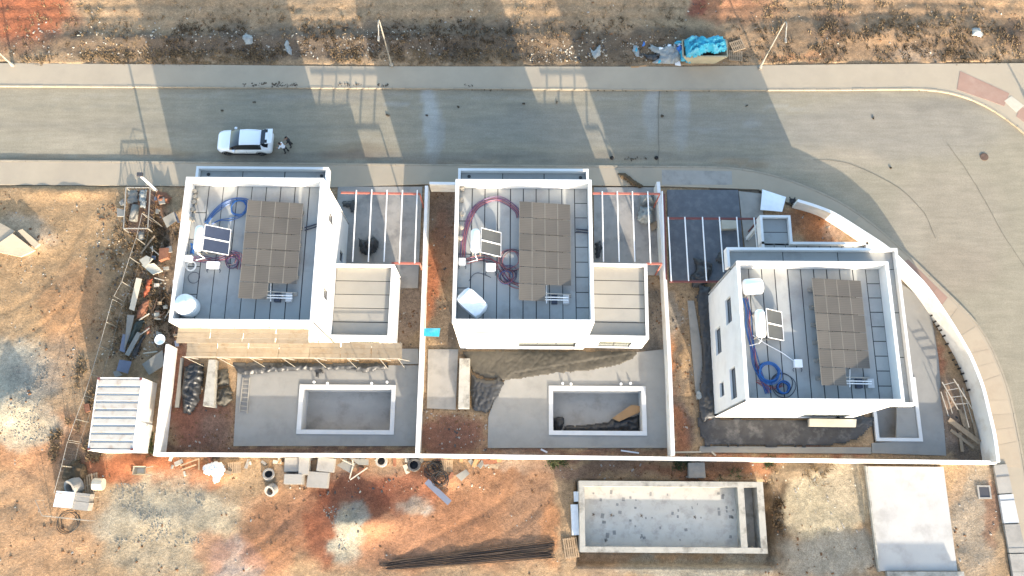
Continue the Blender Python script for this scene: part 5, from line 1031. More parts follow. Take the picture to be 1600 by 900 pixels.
heap('plastic_rubbish', [(1052, 76), (1062, 74), (1070, 82), (1064, 92), (1056, 90)], .5, 'bluebag', 'deep blue plastic bags piled against the skip', 'rubbish', seed=17)
heap('plastic_rubbish', [(988, 72), (996, 70), (1000, 84), (1006, 92), (994, 90), (988, 80)], .2, 'clearwrap', 'thin pale plastic strip left of the black sheet', 'rubbish', seed=19)
heap('plastic_rubbish', [(920, 72), (928, 80), (934, 72), (940, 70), (938, 88), (930, 94), (924, 86)], .25, 'clearwrap', 'V shaped scrap of white plastic on the verge', 'rubbish', seed=23)
heap('plastic_rubbish', [(444, 68), (452, 66), (458, 80), (456, 88), (446, 82)], .2, 'clearwrap', 'crumpled white bag on the verge across the road', 'rubbish', seed=27)
heap('plastic_rubbish', [(378, 60), (386, 55), (396, 58), (396, 70), (384, 72)], .2, 'clearwrap', 'white plastic sheet on the shaded verge', 'rubbish', seed=31)
heap('plastic_rubbish', [(1515, 46), (1528, 43), (1537, 55), (1532, 61), (1517, 57)], .3, 'clearwrap', 'bright white rubbish heap near the bend in the road', 'rubbish', seed=33)
sheet('cardboard', [(1052, 92), (1062, 95), (1064, 103), (1055, 102)], 'wrap', 'white board lying between the skip and the pavement', 'board')
sheet('cardboard', [(986, 104), (998, 104), (998, 114), (985, 114)], 'cardboard', 'flat brown cardboard on the far pavement, torn half', 'cardboard', zs=(.1,) * 4)
sheet('cardboard', [(999, 103), (1010, 102), (1010, 113), (999, 113)], 'cardboard', 'flat brown cardboard on the far pavement, whole half', 'cardboard', zs=(.1,) * 4)
pallet(1151, 73, .35, 'weathered pallet tipped behind the skip', mm='oldwood', z=.1); pallet(1149, 88, -.1, 'weathered pallet lying beside the skip and the pavement', mm='oldwood')
sheet('board', [(1512, 268 - 210), (1513, 58), (1514, 59), (1513, 60)], 'wrap', 'tiny white scrap near the bend', 'board') if False else None
for k in range(18):
    x, y = random.uniform(984, 1066), random.uniform(68, 100); w_ = random.uniform(4, 9); h_ = random.uniform(3, 6)
    heap('plastic_scrap', [(x, y - h_), (x + w_ * .7, y - h_ * .6), (x + w_, y), (x + w_ * .4, y + h_), (x - w_ * .6, y + h_ * .5)], random.uniform(.25, .6), ['wrap', 'clearwrap', 'cyan', 'black', 'bluebag', 'clearwrap', 'wrap'][k % 7], 'small scrap of plastic in the rubbish beside the skip', 'plastic scrap', seed=400 + k, lift=.05)
    bpy.context.scene.collection.objects[-1]['group'] = 'plastic scraps beside the skip'
for k in range(20):
    x, y = random.uniform(236, 276), random.uniform(300, 540); w_ = random.uniform(4, 10); h_ = random.uniform(3, 8); z_ = random.uniform(.1, .5); s_ = random.uniform(-3, 3)
    sheet('scrap_board', [(x, y), (x + w_, y + s_), (x + w_ - s_ * .5, y + h_), (x - s_ * .5, y + h_ - s_ * .3)], ['greysheet', 'creamsheet', 'oldwood', 'bluegrey', 'concrete'][k % 5], 'loose board or slab in the scrap between the fence and the house', 'scrap board', th=random.choice((.03, .12)), zs=(z_, z_ + random.uniform(-.1, .2), z_, z_), group='scrap boards beside the house')
# ---- road litter
sheet('board', [(924, 255), (953, 256), (953, 263), (924, 262)], 'creamsheet', 'white board lying in the gutter in front of the middle house', 'board', zs=(.2,) * 4)
for px_, py_, rr in ((956, 247, .13), (1025.5, 247, .13)):
    c = at(px_, py_, RZ + .01); tag(MB().lathe(c, [(rr * 1.2, 0), (rr * 1.3, .06), (rr, .16), (rr * .5, .18), (.001, .15)], 12).build('rubber_weight', M['tyre'], smooth=True), 'small black rubber weight on the road near the board', 'weight', 'rubber weights on the road')
for k, (px_, py_) in enumerate([(716, 167), (667, 181), (397, 159), (347, 172), (1366, 185), (1391, 263), (1167, 166), (1034, 181), (606, 180), (818, 162), (870, 160)]):
    c = at(px_, py_, RZ); s_ = random.uniform(.08, .17); mb = MB()
    for j_ in range(3): mb.box(c + Vector((random.uniform(-.1, .1), random.uniform(-.08, .08), .04)), (s_, s_ * .7, .08), random.random() * 3)
    tag(mb.build('dirt_clod', M['dirt']), 'small dark clod lying on the road', 'clod', 'clods on the road')
c = at(1538, 245, RZ + .02); tag(MB().lathe(c, [(.33, -.05), (.33, .012), (.28, .018), (.001, .018)], 24).build('manhole_cover', M['rust']), 'round manhole cover in the road at the bend', 'manhole')
c = gat(1537, 769); root = thing('drain_frame', 'square drain with dark grate in the bare earth by the ramp slab', 'drain', c)
for sx, sy, w, d in ((-.42, 0, .12, .96), (.42, 0, .12, .96), (0, -.42, .72, .12), (0, .42, .72, .12)): MB().box(c + Vector((sx, sy, .04)), (w, d, .14)).build('frame', M['concrete'], root)
MB().box(c + Vector((0, 0, .05)), (.72, .72, .06)).build('grate', M['frame'], root)
# ---- scrap beside the scaffolded house
cg = thing('scrap_cage', 'open steel mesh cage with a grey tarp inside, beside the near pavement', 'cage', gat(216, 326)); z = .2
qd = [(197, 293), (235, 293), (231, 357), (193, 357)]; top = [at(x, y, 1.0) for x, y in qd]; bot = [Vector((p.x, p.y, .0)) for p in top]
for k in range(4):
    MB().bar(top[k], top[(k + 1) % 4], .07).build('rail', M['galv'], cg); MB().bar(bot[k] + Vector((0, 0, .1)), bot[(k + 1) % 4] + Vector((0, 0, .1)), .07).build('rail', M['rust'], cg); MB().bar(bot[k], top[k], .07).build('post', M['galv'], cg)
    for j_ in range(1, 8): a = top[k].lerp(top[(k + 1) % 4], j_ / 8); MB().bar(a, Vector((a.x, a.y, .1)), .02).build('mesh_wire', M['rust'], cg)
MB().prism([tuple(b_.xy) for b_ in bot], .06, .12).build('floor_plate', M['rust'], cg)
heap('grey_tarp', [(200, 297), (216, 297), (217, 318), (200, 320)], .35, 'greysheet', 'pale grey tarp folded in the end of the steel cage', 'tarp', zb=.12, seed=41)
heap('grey_tarp', [(217, 297), (232, 297), (230, 328), (219, 326)], .45, 'clearwrap', 'darker grey tarp folded in the steel cage', 'tarp', zb=.12, seed=42)
tag(MB().tube([at(212, 321, .5), at(208, 345, .5)], [.28, .32], 12).build('steel_drum', M['greysheet'], smooth=True), 'grey drum lying in the steel cage', 'drum')
def fence(pts, z, label):
    w = [gat(x, y) for x, y in pts]; w = [Vector((at(x, y, z).x, at(x, y, z).y, gz(at(x, y, z)))) for x, y in pts]
    for i, (a, b) in enumerate(zip(w, w[1:])):
        root = thing('fence_panel', label, 'fence', a, 'site fence panels'); up = Vector((0, 0, z)); t = (b - a) * .01
        for p in (a + t, b - t): MB().tube([p - Vector((0, 0, .1)), p + up], .018, 6).build('post', M['galv'], root)
        for h in (z, .25): MB().tube([a + t + Vector((0, 0, h)), b - t + Vector((0, 0, h))], .02 if h > 1 else .008, 6).build('rail', M['galv'], root)
        n_ = max(3, int((b - a).length / .35)); mb = MB()
        for k in range(1, n_): p = a.lerp(b, k / n_); mb.tube([p + Vector((0, 0, .25)), p + Vector((0, 0, z))], .003, 3)
        mb.build('wire_mesh', M['galv'], root)
fence([(222, 333), (213, 372), (203, 402), (190, 440), (178, 463)], 1.9, 'thin white wire fence panel between the bare lot and the scrap heap')
fence([(176, 467), (166, 503), (155, 540), (142, 585), (131, 618), (118, 655), (107, 688)], 1.9, 'thin white wire fence panel beside the dry weeds and the site cabin')
fence([(106, 690), (96, 728), (84, 770), (134, 776)], 1.9, 'thin white wire fence panel round the scrap beyond the cabin')
fence([(54, 781), (65, 806), (140, 814)], 1.2, 'low leaning wire fence panel in front of the white boxes')
fence([(222, 333), (240, 343)], 1.9, 'short wire fence panel joining the steel cage')
sheet('board', [(213, 434), (222, 436), (210, 486), (202, 483)], 'creamsheet', 'long cream board lying in the scrap beside the fence, upper of two', 'board', zs=(.7, .7, .5, .5))
sheet('board', [(199, 492), (210, 493), (204, 522), (194, 548), (187, 546)][:4], 'greysheet', 'long pale grey board in the scrap, lower of two', 'board', zs=(.5, .5, .3, .3))
sheet('board', [(192, 522), (201, 524), (195, 551), (187, 548)], 'bluegrey', 'short dull grey board end beside the dark green tarp', 'board', zs=(.4, .4, .2, .2))
heap('green_tarp', [(212, 502), (228, 500), (224, 512), (212, 530), (201, 541), (198, 534), (208, 515)], .5, 'greentarp', 'dark green tarp crumpled over the scrap heap', 'tarp', seed=51)
heap('dark_tarp', [(222, 524), (230, 522), (216, 555), (208, 562), (206, 552)], .4, 'black', 'dark narrow tarp between a grey board and the scrap', 'tarp', seed=53)
board(222, 522, 203, 557, .35, 'greysheet', 'tapered pale board lying beside the dark green tarp', z=.5)
sheet('metal_sheet', [(187, 562), (206, 565), (200, 584), (182, 579)], 'bluegrey', 'square blue grey sheet tilted behind the site cabin', 'sheet', zs=(.6, .6, .5, .5), bend=.05)
sheet('board', [(177, 581), (184, 579), (192, 586), (180, 590)], 'greysheet', 'small broken cream board touching the cabin corner', 'board', zs=(.4,) * 4)
sheet('metal_sheet', [(222, 569), (250, 548), (257, 552), (256, 573), (233, 586)], 'greysheet', 'large grey sheet leaning on the garden wall', 'sheet', zs=(.4, .9, .9, .5)) if False else sheet('metal_sheet', [(222, 569), (254, 547), (257, 571), (233, 586)], 'greysheet', 'large grey sheet leaning on the garden wall', 'sheet', zs=(.4, 1.0, .9, .4), bend=.04)
heap('brick_scrap', [(232, 436), (243, 438), (240, 452), (234, 462), (226, 470), (224, 462), (228, 448)], .5, 'orangerub', 'bright orange mesh heaped in the scrap', 'scrap', seed=61)
heap('brick_scrap', [(226, 470), (238, 466), (232, 488), (224, 500), (212, 498), (216, 482)], .45, 'redrub', 'dark red sheet lying below the orange mesh', 'scrap', seed=63)
heap('brick_scrap', [(226, 512), (236, 508), (238, 520), (230, 528)], .4, 'redrub', 'small red bag between the tarp and the house', 'scrap', seed=65)
heap('earth_heap', [(246, 300), (262, 300), (272, 310), (268, 322), (250, 322), (246, 312)], .6, 'redrub', 'orange brown earth heap beside the short white pole', 'heap', seed=67)
sheet('brick_pack', [(253, 391), (267, 390), (266, 405), (252, 410)], 'redrub', 'pinkish brown block standing near the house wall', 'block', th=.5, zs=(.2,) * 4)
sheet('plywood', [(254, 341), (272, 331), (276, 345), (261, 356)], 'greysheet', 'tilted pale square of plywood in the weeds', 'board', zs=(.3, .7, .7, .3))
sheet('plywood', [(272, 330), (277, 337), (281, 348), (277, 348)], 'bluegrey', 'narrow grey offcut beside the tilted plywood', 'board', zs=(.5, .4, .3, .4))
sheet('broken_slab', [(219, 407), (230, 400), (240, 405), (228, 420)], 'creamsheet', 'cream broken slab on the scrap heap, uppermost of three', 'slab', th=.15, zs=(.4,) * 4)
sheet('broken_slab', [(222, 415), (242, 412), (255, 424), (240, 430)], 'creamsheet', 'long cream broken slab on the scrap heap', 'slab', th=.15, zs=(.35,) * 4)
sheet('broken_slab', [(184, 326), (196, 329), (195, 339), (184, 339)], 'greysheet', 'round edged pale slab beside the steel cage', 'slab', th=.15, zs=(.2,) * 4)
sheet('broken_slab', [(187, 317), (194, 311), (195, 321), (190, 322)], 'greysheet', 'small grey slab against the steel cage', 'slab', th=.15, zs=(.2,) * 4)
sheet('fabric_scrap', [(216, 362), (225, 360), (227, 374), (217, 377)], 'greysheet', 'grey cloth scrap below the steel cage', 'cloth', zs=(.1,) * 4, bend=.2)
board(244, 370, 222, 398, .13, 'oldwood', 'long grey plank pointing to the broken slabs', z=.25)
for k in range(16):
    x, y = random.uniform(234, 272), random.uniform(360, 560); a = random.uniform(0, 3.1); l_ = random.uniform(8, 22)
    board(x, y, x + l_ * math.cos(a), y + l_ * math.sin(a), random.choice((.05, .08, .1)), random.choice(('oldwood', 'galv', 'rust', 'creamsheet')), 'thin scrap batten in the heap beside the house wall', 'batten', z=random.uniform(.3, .7), th=.04, name='batten', group='scrap battens by the house')
c = gat(252, 533); 
root = thing('satellite_dish', 'round white dish at the corner of the scaffold', 'dish', at(252, 531, 1.5)); p = at(251, 531, 1.8)
MB().lathe(p, [(.001, 0), (.2, .03), (.36, .1), (.40, .16), (.36, .14), (.001, .06)], 20).build('bowl', M['plastic'], root, smooth=True); MB().bar(Vector((p.x, p.y, 0)), p, .06).build('mast', M['galv'], root)
heap('rubble_heap', [(0, 340), (14, 336), (24, 350), (10, 372), (0, 372)], .3, 'creamsheet', 'x', 'slab') if False else None
sheet('broken_slab', [(-22, 372), (0, 348), (25, 362), (8, 386)], 'slab', 'large pale slab lying on the bare lot, upper of three', 'slab', th=.2, zs=(.25,) * 4)
sheet('broken_slab', [(-15, 392), (22, 366), (56, 392), (34, 402)], 'slab', 'large pale slab lying on the bare lot, middle of three', 'slab', th=.2, zs=(.3,) * 4)
sheet('broken_slab', [(30, 362), (37, 359), (64, 382), (56, 389)], 'slab', 'narrow pale slab lying on the bare lot', 'slab', th=.2, zs=(.2,) * 4)
sheet('red_crate', [(132, 632), (141, 631), (143, 642), (135, 645)], 'redrub', 'small red and white bag in the weeds by the fence', 'bag', th=.2)
# ---- garden of the scaffolded house
heap('black_tarp', [(290, 573), (300, 568), (320, 566), (322, 590), (316, 616), (312, 630), (300, 650), (288, 646), (284, 612)], .75, 'black', 'glossy black tarp heap in the red soil beside the planter wall', 'tarp', seed=71)
sheet('cladding_strip', [(284, 560), (288, 560), (281, 637), (275, 637)], 'greysheet', 'narrow white strip between red soil and black tarp', 'strip', th=.25, zs=(.1,) * 4)
tag(MB().prism([tuple(at(x, y, .7).xy) for x, y in [(326, 562), (337, 562), (334, 636), (317, 634)]], -.1, .7).build('planter_wall', M['oldconc']), 'low cream planter wall beside the black tarp and mesh sacks', 'wall')
heap('mesh_sacks', [(341, 576), (358, 576), (361, 602), (340, 603)], .5, 'darkplastic', 'olive black netting heap, nearer the scaffold', 'netting', seed=75)
heap('mesh_sacks', [(340, 608), (362, 604), (366, 626), (352, 636), (336, 634)], .5, 'darkplastic', 'olive black netting heap, farther from the scaffold', 'netting', seed=77)
heap('plastic_sheet', [(362, 566), (400, 566), (470, 566), (540, 567), (606, 566), (609, 577), (572, 583), (540, 578), (470, 580), (420, 583), (384, 588), (370, 582)], .35, 'black', 'long strip of black sheeting under the scaffold boards', 'sheeting', zb=DZ, seed=79)
lad = thing('ladder', 'grey ladder lying on the deck between netting and pool', 'ladder', at(383, 618, DZ)); a0, b0, a1, b1 = at(380, 590, .12), at(390, 590, .12), at(374, 644, .12), at(386, 646, .12)
MB().bar(a0, a1, .06).build('stile', M['galv'], lad); MB().bar(b0, b1, .06).build('stile', M['galv'], lad)
for k in range(8): t = (k + .5) / 8; MB().bar(a0.lerp(a1, t), b0.lerp(b1, t), .045).build('rung', M['galv'], lad)
heap('black_bag', [(490, 570), (503, 572), (508, 586), (500, 585), (497, 596), (492, 590)], .3, 'black', 'small torn black bag below the scaffold boards', 'bag', zb=DZ, seed=81)
for px_, py_, lab in ((491, 597, 'a'), (605, 597, 'b'), (512, 599, 'c'), (581, 599, 'd')):
    c = at(px_, py_, DZ); tag(MB().lathe(c, [(.1, 0), (.1, .12), (.06, .14), (.06, .2), (.001, .2)], 10).build('pipe_stub', M['plastic']), 'white pipe stub beside the grey empty pool', 'pipe', 'pipe stubs by the grey pool')
# ---- driveway clutter
heap('black_sack', [(561, 374), (572, 376), (585, 370), (593, 380), (590, 394), (580, 403), (566, 400), (560, 388)], .8, 'black', 'large black sack under the pergola of the scaffolded house', 'sack', zb=DZ, seed=85)
heap('black_sack', [(535, 316), (555, 312), (555, 332), (548, 334), (545, 324), (535, 326)], .4, 'black', 'small black sheet near the street end of that driveway', 'sack', zb=DZ, seed=87)
heap('dark_sack', [(929, 380), (938, 376), (942, 388), (936, 406), (929, 404)], .7, 'black', 'black sack against the wall of the middle house', 'sack', zb=DZ, seed=89)
wp = [(996, 306), (1022, 304), (1022, 322), (1000, 324)]
heap('wrapped_pallet', wp, 1.0, 'clearwrap', 'grey wrapped goods under the pergola, nearer the street', 'goods', zb=DZ, seed=91)
heap('wrapped_pallet', [(998, 324), (1021, 323), (1020, 350), (1002, 352), (994, 346)], .9, 'clearwrap', 'grey wrapped goods under the pergola, nearer the house', 'goods', zb=DZ, seed=93)
sheet('board', [(1016, 350), (1026, 345), (1028, 355), (1018, 362)], 'oldwood', 'brown board leaning against the dividing wall', 'board', zs=(.2, .5, .5, .2))
heap('black_membrane', [(1080, 402), (1092, 405), (1103, 408), (1113, 412), (1112, 425), (1106, 442), (1098, 450), (1080, 452), (1076, 436), (1086, 420)], .5, 'black', 'black membrane sheet draped at the end of the grey blue driveway', 'membrane', zb=DZ, seed=95)
heap('black_membrane', [(1116, 408), (1122, 394), (1131, 390), (1138, 396), (1138, 414), (1126, 414)], .5, 'black', 'small black membrane heap by the canopy corner', 'membrane', zb=DZ, seed=97)
sheet('packing_box', [(1125, 347), (1149, 348), (1151, 360), (1126, 361)], 'creamsheet', 'long white carton lying on the grey blue driveway', 'carton', th=.5, zs=(.06,) * 4)
sheet('metal_sheet', [(1190, 294), (1213, 298), (1230, 306), (1226, 330), (1205, 332), (1192, 318)][:4], 'plastic', 'white sheet lying at the entrance by the curved wall', 'sheet', zs=(.6, .6, .5, .5)) if False else sheet('metal_sheet', [(1191, 296), (1228, 308), (1222, 331), (1188, 328)], 'plastic', 'large white sheet lying at the entrance by the curved wall', 'sheet', zs=(.5, .5, .5, .5), bend=.1)
heap('black_net', [(1230, 306), (1244, 305), (1248, 320), (1238, 322), (1230, 318)], .7, 'hose', 'black netting ball at the end of the curved wall', 'netting', seed=99)
for k, (px_, py_) in enumerate([(1150, 273), (1157, 283), (1168, 290), (1176, 281), (1183, 289), (1146, 280), (1163, 272), (1190, 283)]):
    c = gat(px_, py_); tag(MB().box(c + Vector((0, 0, .1)), (random.uniform(.3, .5), random.uniform(.25, .4), .22), random.random() * 3).build('paving_block', M['concrete'], bevel=.03), 'loose concrete block on the strip beside the street', 'block', 'loose blocks by the street')
heap('twig_pile', [(962, 272), (978, 270), (996, 284), (1008, 292), (1000, 296), (984, 290)], .3, 'drydark', 'dark twigs heaped on the pavement near the dividing wall', 'twigs', zb=PZ, seed=101)
sheet('board', [(658, 513), (688, 513), (686, 526), (659, 525)], 'cyan', 'bright turquoise board laid beside the dividing wall', 'board', zs=(1.3, .9, .9, 1.3))
# ---- garden of the middle house
tag(MB().prism([tuple(at(x, y, .7).xy) for x, y in [(718, 560), (734, 560), (733, 638), (716, 638)]], -.1, .7).build('planter_wall', M['oldconc']), 'low cream planter wall beside the hanging black tarp', 'wall')
heap('black_tarp', [(736, 580), (746, 590), (764, 594), (782, 588), (788, 598), (776, 622), (768, 640), (760, 648), (736, 640), (734, 610)], .3, 'black', 'black tarp spread over the soil next to the planter wall', 'tarp', seed=111, lift=.05)
heap('plastic_sheet', [(722, 548), (800, 548), (920, 549), (996, 548), (990, 562), (950, 576), (900, 582), (840, 588), (800, 594), (760, 592), (738, 580), (728, 562)], .10, 'darkplastic', 'dusty brown black sheeting along the front of the middle house', 'sheeting', seed=113, lift=.08)
heap('black_sheet', [(713, 470), (722, 476), (721, 520), (726, 552), (716, 560), (712, 520)], .3, 'black', 'black sheeting down the side of the middle house', 'sheeting', seed=115) if False else None
pz = -1.4
heap('black_tarp', [(880, 664), (920, 664), (952, 657), (975, 652), (1000, 648), (1001, 676), (950, 677), (880, 676)], .45, 'black', 'black sheeting crumpled along one side of the empty pool', 'tarp', zb=pz, seed=117)
heap('black_tarp', [(863, 652), (880, 650), (884, 660), (876, 675), (864, 674)], .5, 'black', 'small black sheet in the pool corner farthest from the cardboard', 'tarp', zb=pz, seed=118)
sheet('cardboard', [(956, 652), (982, 634), (998, 640), (966, 658)], 'cardboard', 'large brown cardboard lying in the empty pool', 'cardboard', zs=(.2,) * 4) if False else tag(MB().prism([tuple(at(x, y, pz).xy) for x, y in [(955, 655), (985, 634), (998, 636), (999, 645), (966, 660)]], pz + .5, pz + .54).build('cardboard', M['cardboard']), 'large brown cardboard lying in the empty pool', 'cardboard')
for px_, py_ in ((879, 599), (892, 600), (970, 600), (985, 599)):
    c = at(px_, py_, DZ); tag(MB().lathe(c, [(.1, 0), (.1, .12), (.06, .14), (.06, .2), (.001, .2)], 10).build('pipe_stub', M['plastic']), 'white pipe stub beside the pool with black sheeting', 'pipe', 'pipe stubs by the sheeted pool')
board(845, 702, 855, 707, .12, 'alu', 'short white pipe on the soil behind the low wall', name='pipe', cat='pipe'); board(970, 704, 998, 708, .1, 'alu', 'long white pipe on the soil behind the low wall', name='pipe', cat='pipe')
# ---- garden by the curved wall
heap('bitumen_sheet', [(1096, 444), (1110, 452), (1120, 500), (1118, 540), (1118, 600), (1120, 652), (1190, 655), (1290, 656), (1322, 650), (1365, 650), (1364, 662), (1348, 682), (1320, 694), (1280, 699), (1100, 697), (1086, 655), (1092, 640), (1098, 560), (1096, 500), (1084, 466)], .16, 'bitumen', 'black bitumen sheeting laid round the foot of a house', 'sheeting', seed=121, res=.14, lift=.16)
heap('black_sheet', [(1090, 446), (1108, 450), (1118, 480), (1120, 560), (1120, 652), (1096, 662), (1089, 642), (1096, 560), (1088, 485)], .3, 'black', 'black sheeting strip along the windowed side wall of a house', 'sheeting', seed=128, lift=.3)
heap('black_membrane', [(1290, 652), (1340, 648), (1366, 652), (1362, 668), (1336, 672), (1300, 664)], .3, 'black', 'folded black membrane beside the small pool', 'membrane', seed=123, lift=.1)
sheet('packing_box', [(1262, 655), (1335, 656), (1334, 668), (1262, 667)], 'creamsheet', 'long pale carton under the front wall near the small pool', 'carton', th=.4, zs=(.25,) * 4)
heap('plastic_bag', [(1086, 612), (1098, 608), (1100, 622), (1092, 630), (1086, 622)], .35, 'clearwrap', 'pale plastic bag on the black sheeting by the dividing wall', 'bag', seed=125, lift=.2)
sheet('brick_pack', [(1104, 650), (1110, 650), (1112, 656), (1106, 657)], 'redrub', 'small pink block at the house corner', 'block', th=.15, zs=(.15,) * 4)
sf = thing('steel_trestle', 'tangled pale steel trestle frame leaning in the soil by the curved wall', 'frame', gat(1494, 620))
L1, L2 = [(1472, 597), (1497, 640)], [(1490, 592), (1520, 640)]
for (p0, p1), z_ in ((L1, .9), (L2, .9), ([(1478, 612), (1488, 646)], .3), ([(1470, 612), (1482, 650)], .3), ([(1497, 600), (1514, 668)], .5), ([(1504, 606), (1520, 660)], .4)): MB().bar(at(*p0, z_ + .3), at(*p1, z_), .055).build('tube', M['galv'], sf)
for t in (.1, .3, .55, .8): MB().bar(at(L1[0][0] + 25 * t, L1[0][1] + 43 * t, 1.1 - .2 * t), at(L2[0][0] + 30 * t, L2[0][1] + 48 * t, 1.1 - .2 * t), .05).build('rung', M['galv'], sf)
for k, (a, b, c_, d_) in enumerate(((1480, 656, 1528, 692), (1498, 640, 1506, 668), (1504, 646, 1512, 684), (1520, 660, 1526, 690), (1484, 672, 1520, 700), (1498, 676, 1502, 706))):
    board(a, b, c_, d_, .36 if k == 0 else .22, 'oldwood', 'weathered plank piled by the curved wall' if k else 'widest weathered plank lying across the pile by the curved wall', 'plank', z=.15 + .1 * (k == 0), th=.06, name='plank', group=None if k == 0 else 'planks by the curved wall')
for k in range(14):
    t = k / 13; c = at(1450 + 62 * t, 480 + 128 * t + 4 * math.sin(k), 0.1); tag(MB().lathe(c, [(.07, -.1), (.07, .25), (.05, .3), (.001, .3)], 8).build('drip_stake', M['hose']), 'small dark stake in the row along the foot of the curved wall', 'stake', 'stakes by the curved wall')
# ---- row of materials below the gardens
ring(123, 757, .62, .75, 'pale concrete ring with dark mouth beside the white boxes', (.5, -.5)); 
pallet(142, 757, .25, 'timber pallet between the concrete ring and a pale drum', 1.2, 1.5)
tag(MB().tube([gat(151, 757, .45), gat(166, 757, .4)], [.42, .42], 16).build('barrel', M['creamsheet'], smooth=False), 'pale barrel lying across the pallet', 'barrel')
wbx = gat(110, 783); root = thing('insulation_stack', 'bright white stacked boards beside the wire fence', 'boards', wbx)
for k in range(4): MB().box(wbx + Vector((-.15 + .03 * k, .1, .12 + .22 * k)), (1.25, 1.1, .2), -.08).build('board', M['plastic'], root)
wbx = gat(134, 784); root = thing('block_stack', 'cream stack of blocks next to the bright white boards', 'blocks', wbx)
for k in range(3):
    for j_ in range(2): MB().box(wbx + Vector((0, -.3 + .6 * j_, .12 + .22 * k)), (1.15, .57, .2), -.1).build('block', M['concrete'], root)
coilg(108, 815, .8, 3, 'black hose loops on the sand by the leaning fence'); 
heap('black_bags', [(102, 728), (120, 716), (134, 724), (140, 742), (128, 754), (110, 760), (98, 748)], .4, 'drydark', 'dark heap of twigs and bags inside the wire fence', 'heap', seed=131)
wb = thing('wheelbarrow', 'pale wheelbarrow on the orange earth beside the cabin', 'wheelbarrow', gat(223, 737)); c = gat(223, 736, .35)
MB().add([c + Vector(v) for v in ((-.25, -.2, 0), (.25, -.2, 0), (.25, .2, 0), (-.25, .2, 0), (-.45, -.32, .3), (.5, -.32, .3), (.5, .32, .3), (-.45, .32, .3))], [(0,3,2,1),(0,1,5,4),(1,2,6,5),(2,3,7,6),(3,0,4,7),(4,5,1,0),(5,6,2,1),(6,7,3,2),(7,4,0,3)]).build('tray', M['creamsheet'], wb)
for sy in (-1, 1): MB().tube([c + Vector((-.5, sy * .1, -.1)), c + Vector((.3, sy * .25, 0)), c + Vector((.95, sy * .3, .15))], .022).build('handle', M['galv'], wb); MB().tube([c + Vector((.25, sy * .22, 0)), c + Vector((.35, sy * .22, -.36))], .02).build('leg', M['galv'], wb)
MB().tube([c + Vector((-.6, -.04, -.17)), c + Vector((-.6, .04, -.17))], .18, 14).build('wheel', M['tyre'], wb)
heap('white_bag_heap', [(318, 728), (330, 722), (342, 720), (354, 722), (356, 738), (346, 752), (336, 756), (332, 744), (320, 742)], .6, 'wrap', 'crumpled white plastic heap on the gravel edge', 'rubbish', seed=141)
pallet(367, 731, .1, 'timber pallet on pinkish rubble beside the white plastic heap', .9, .8)
fr_ = thing('timber_frame', 'thin timber frame lying near the wall beside the white plastic heap', 'frame', gat(296, 725))
for a, b in (((283, 728), (312, 717)), ((285, 734), (308, 726)), ((312, 716), (312, 734))): MB().bar(gat(*a, .15), gat(*b, .15), .09).build('batten', M['pallet'], fr_)
for (px_, py_, lab, tl) in ((420, 743, 'cream concrete ring with dark mouth, upper of a pair', (-.2, .2)), (427, 763, 'cream concrete ring tipped on its side, lower of a pair', (.5, -.3)), (597, 721, 'cream concrete ring standing against the low wall', (0, 0))): ring(px_, py_, .42, .5, lab, tl)
ring(648, 727, .46, .6, 'dark grey rubber drum standing by the low wall', (0, 0), 'bitumen')
for k, (px_, py_, w, d, rz, lab) in enumerate(((461, 727, 1.3, 1.0, .02, 'first cement bag stack'), (478, 728, .75, 1.3, .05, 'second'), (511, 727, 1.25, 1.0, -.08, 'third'), (462, 749, 1.3, .7, 0, 'fourth'), (499, 750, 1.5, 1.1, -.06, 'fifth'))):
    c = gat(px_, py_); labs = ('grey stack of slabs against the low wall, widest of the upper row', 'narrow grey stack of slabs between two wider stacks', 'grey stack of slabs with ragged wrapping by the low wall', 'thin cream slab stack in front of the narrow one', 'large pale slab stack at the front corner')
    root = thing('slab_stack', labs[k], 'slabs', c, 'slab stacks below the low wall')
    for j_ in range(4 + k % 2): MB().box(c + Vector((random.uniform(-.03, .03), random.uniform(-.03, .03), .08 + .14 * j_)), (w, d, .12), rz + random.uniform(-.02, .02)).build('slab', M['concrete'], root, bevel=.02)
sheet('metal_sheet', [(526, 727), (540, 719), (556, 724), (548, 740), (534, 748)][:4], 'greysheet', 'dull brown grey sheet on the earth beside the slab stacks', 'sheet', zs=(.12,) * 4)
sheet('metal_sheet', [(546, 716), (576, 718), (576, 727), (560, 726)], 'greysheet', 'dark flat sheet tucked against the low wall', 'sheet', zs=(.2,) * 4)
for k, (a, b, c_, d_) in enumerate(((536, 719, 552, 727), (552, 729, 547, 748), (575, 731, 548, 750), (551, 716, 553, 728))): board(a, b, c_, d_, .08, 'creamsheet', 'thin white batten on the brown grey sheet', 'batten', z=.2, name='batten', group='battens on the sheet')
coilg(675, 735, .45, 7, 'tangled black hose coil against the low wall, left', jit=.2); coilg(688, 748, .5, 8, 'tangled black hose coil beside the blue grey plank', jit=.2); coilg(682, 728, .35, 5, 'tangled small black hose coil touching the pallet', jit=.15)
pallet(698, 728, 0, 'timber pallet beside the tangled black hoses', .85, .9)
board(667, 752, 703, 786, .42, 'bluegrey', 'long blue grey plank pointing away from the hose coils', 'plank', z=.3, th=.08, name='plank')
sheet('plywood', [(712, 743), (728, 733), (734, 740), (721, 752)], 'greysheet', 'pale grey square board lying on the sand', 'board')
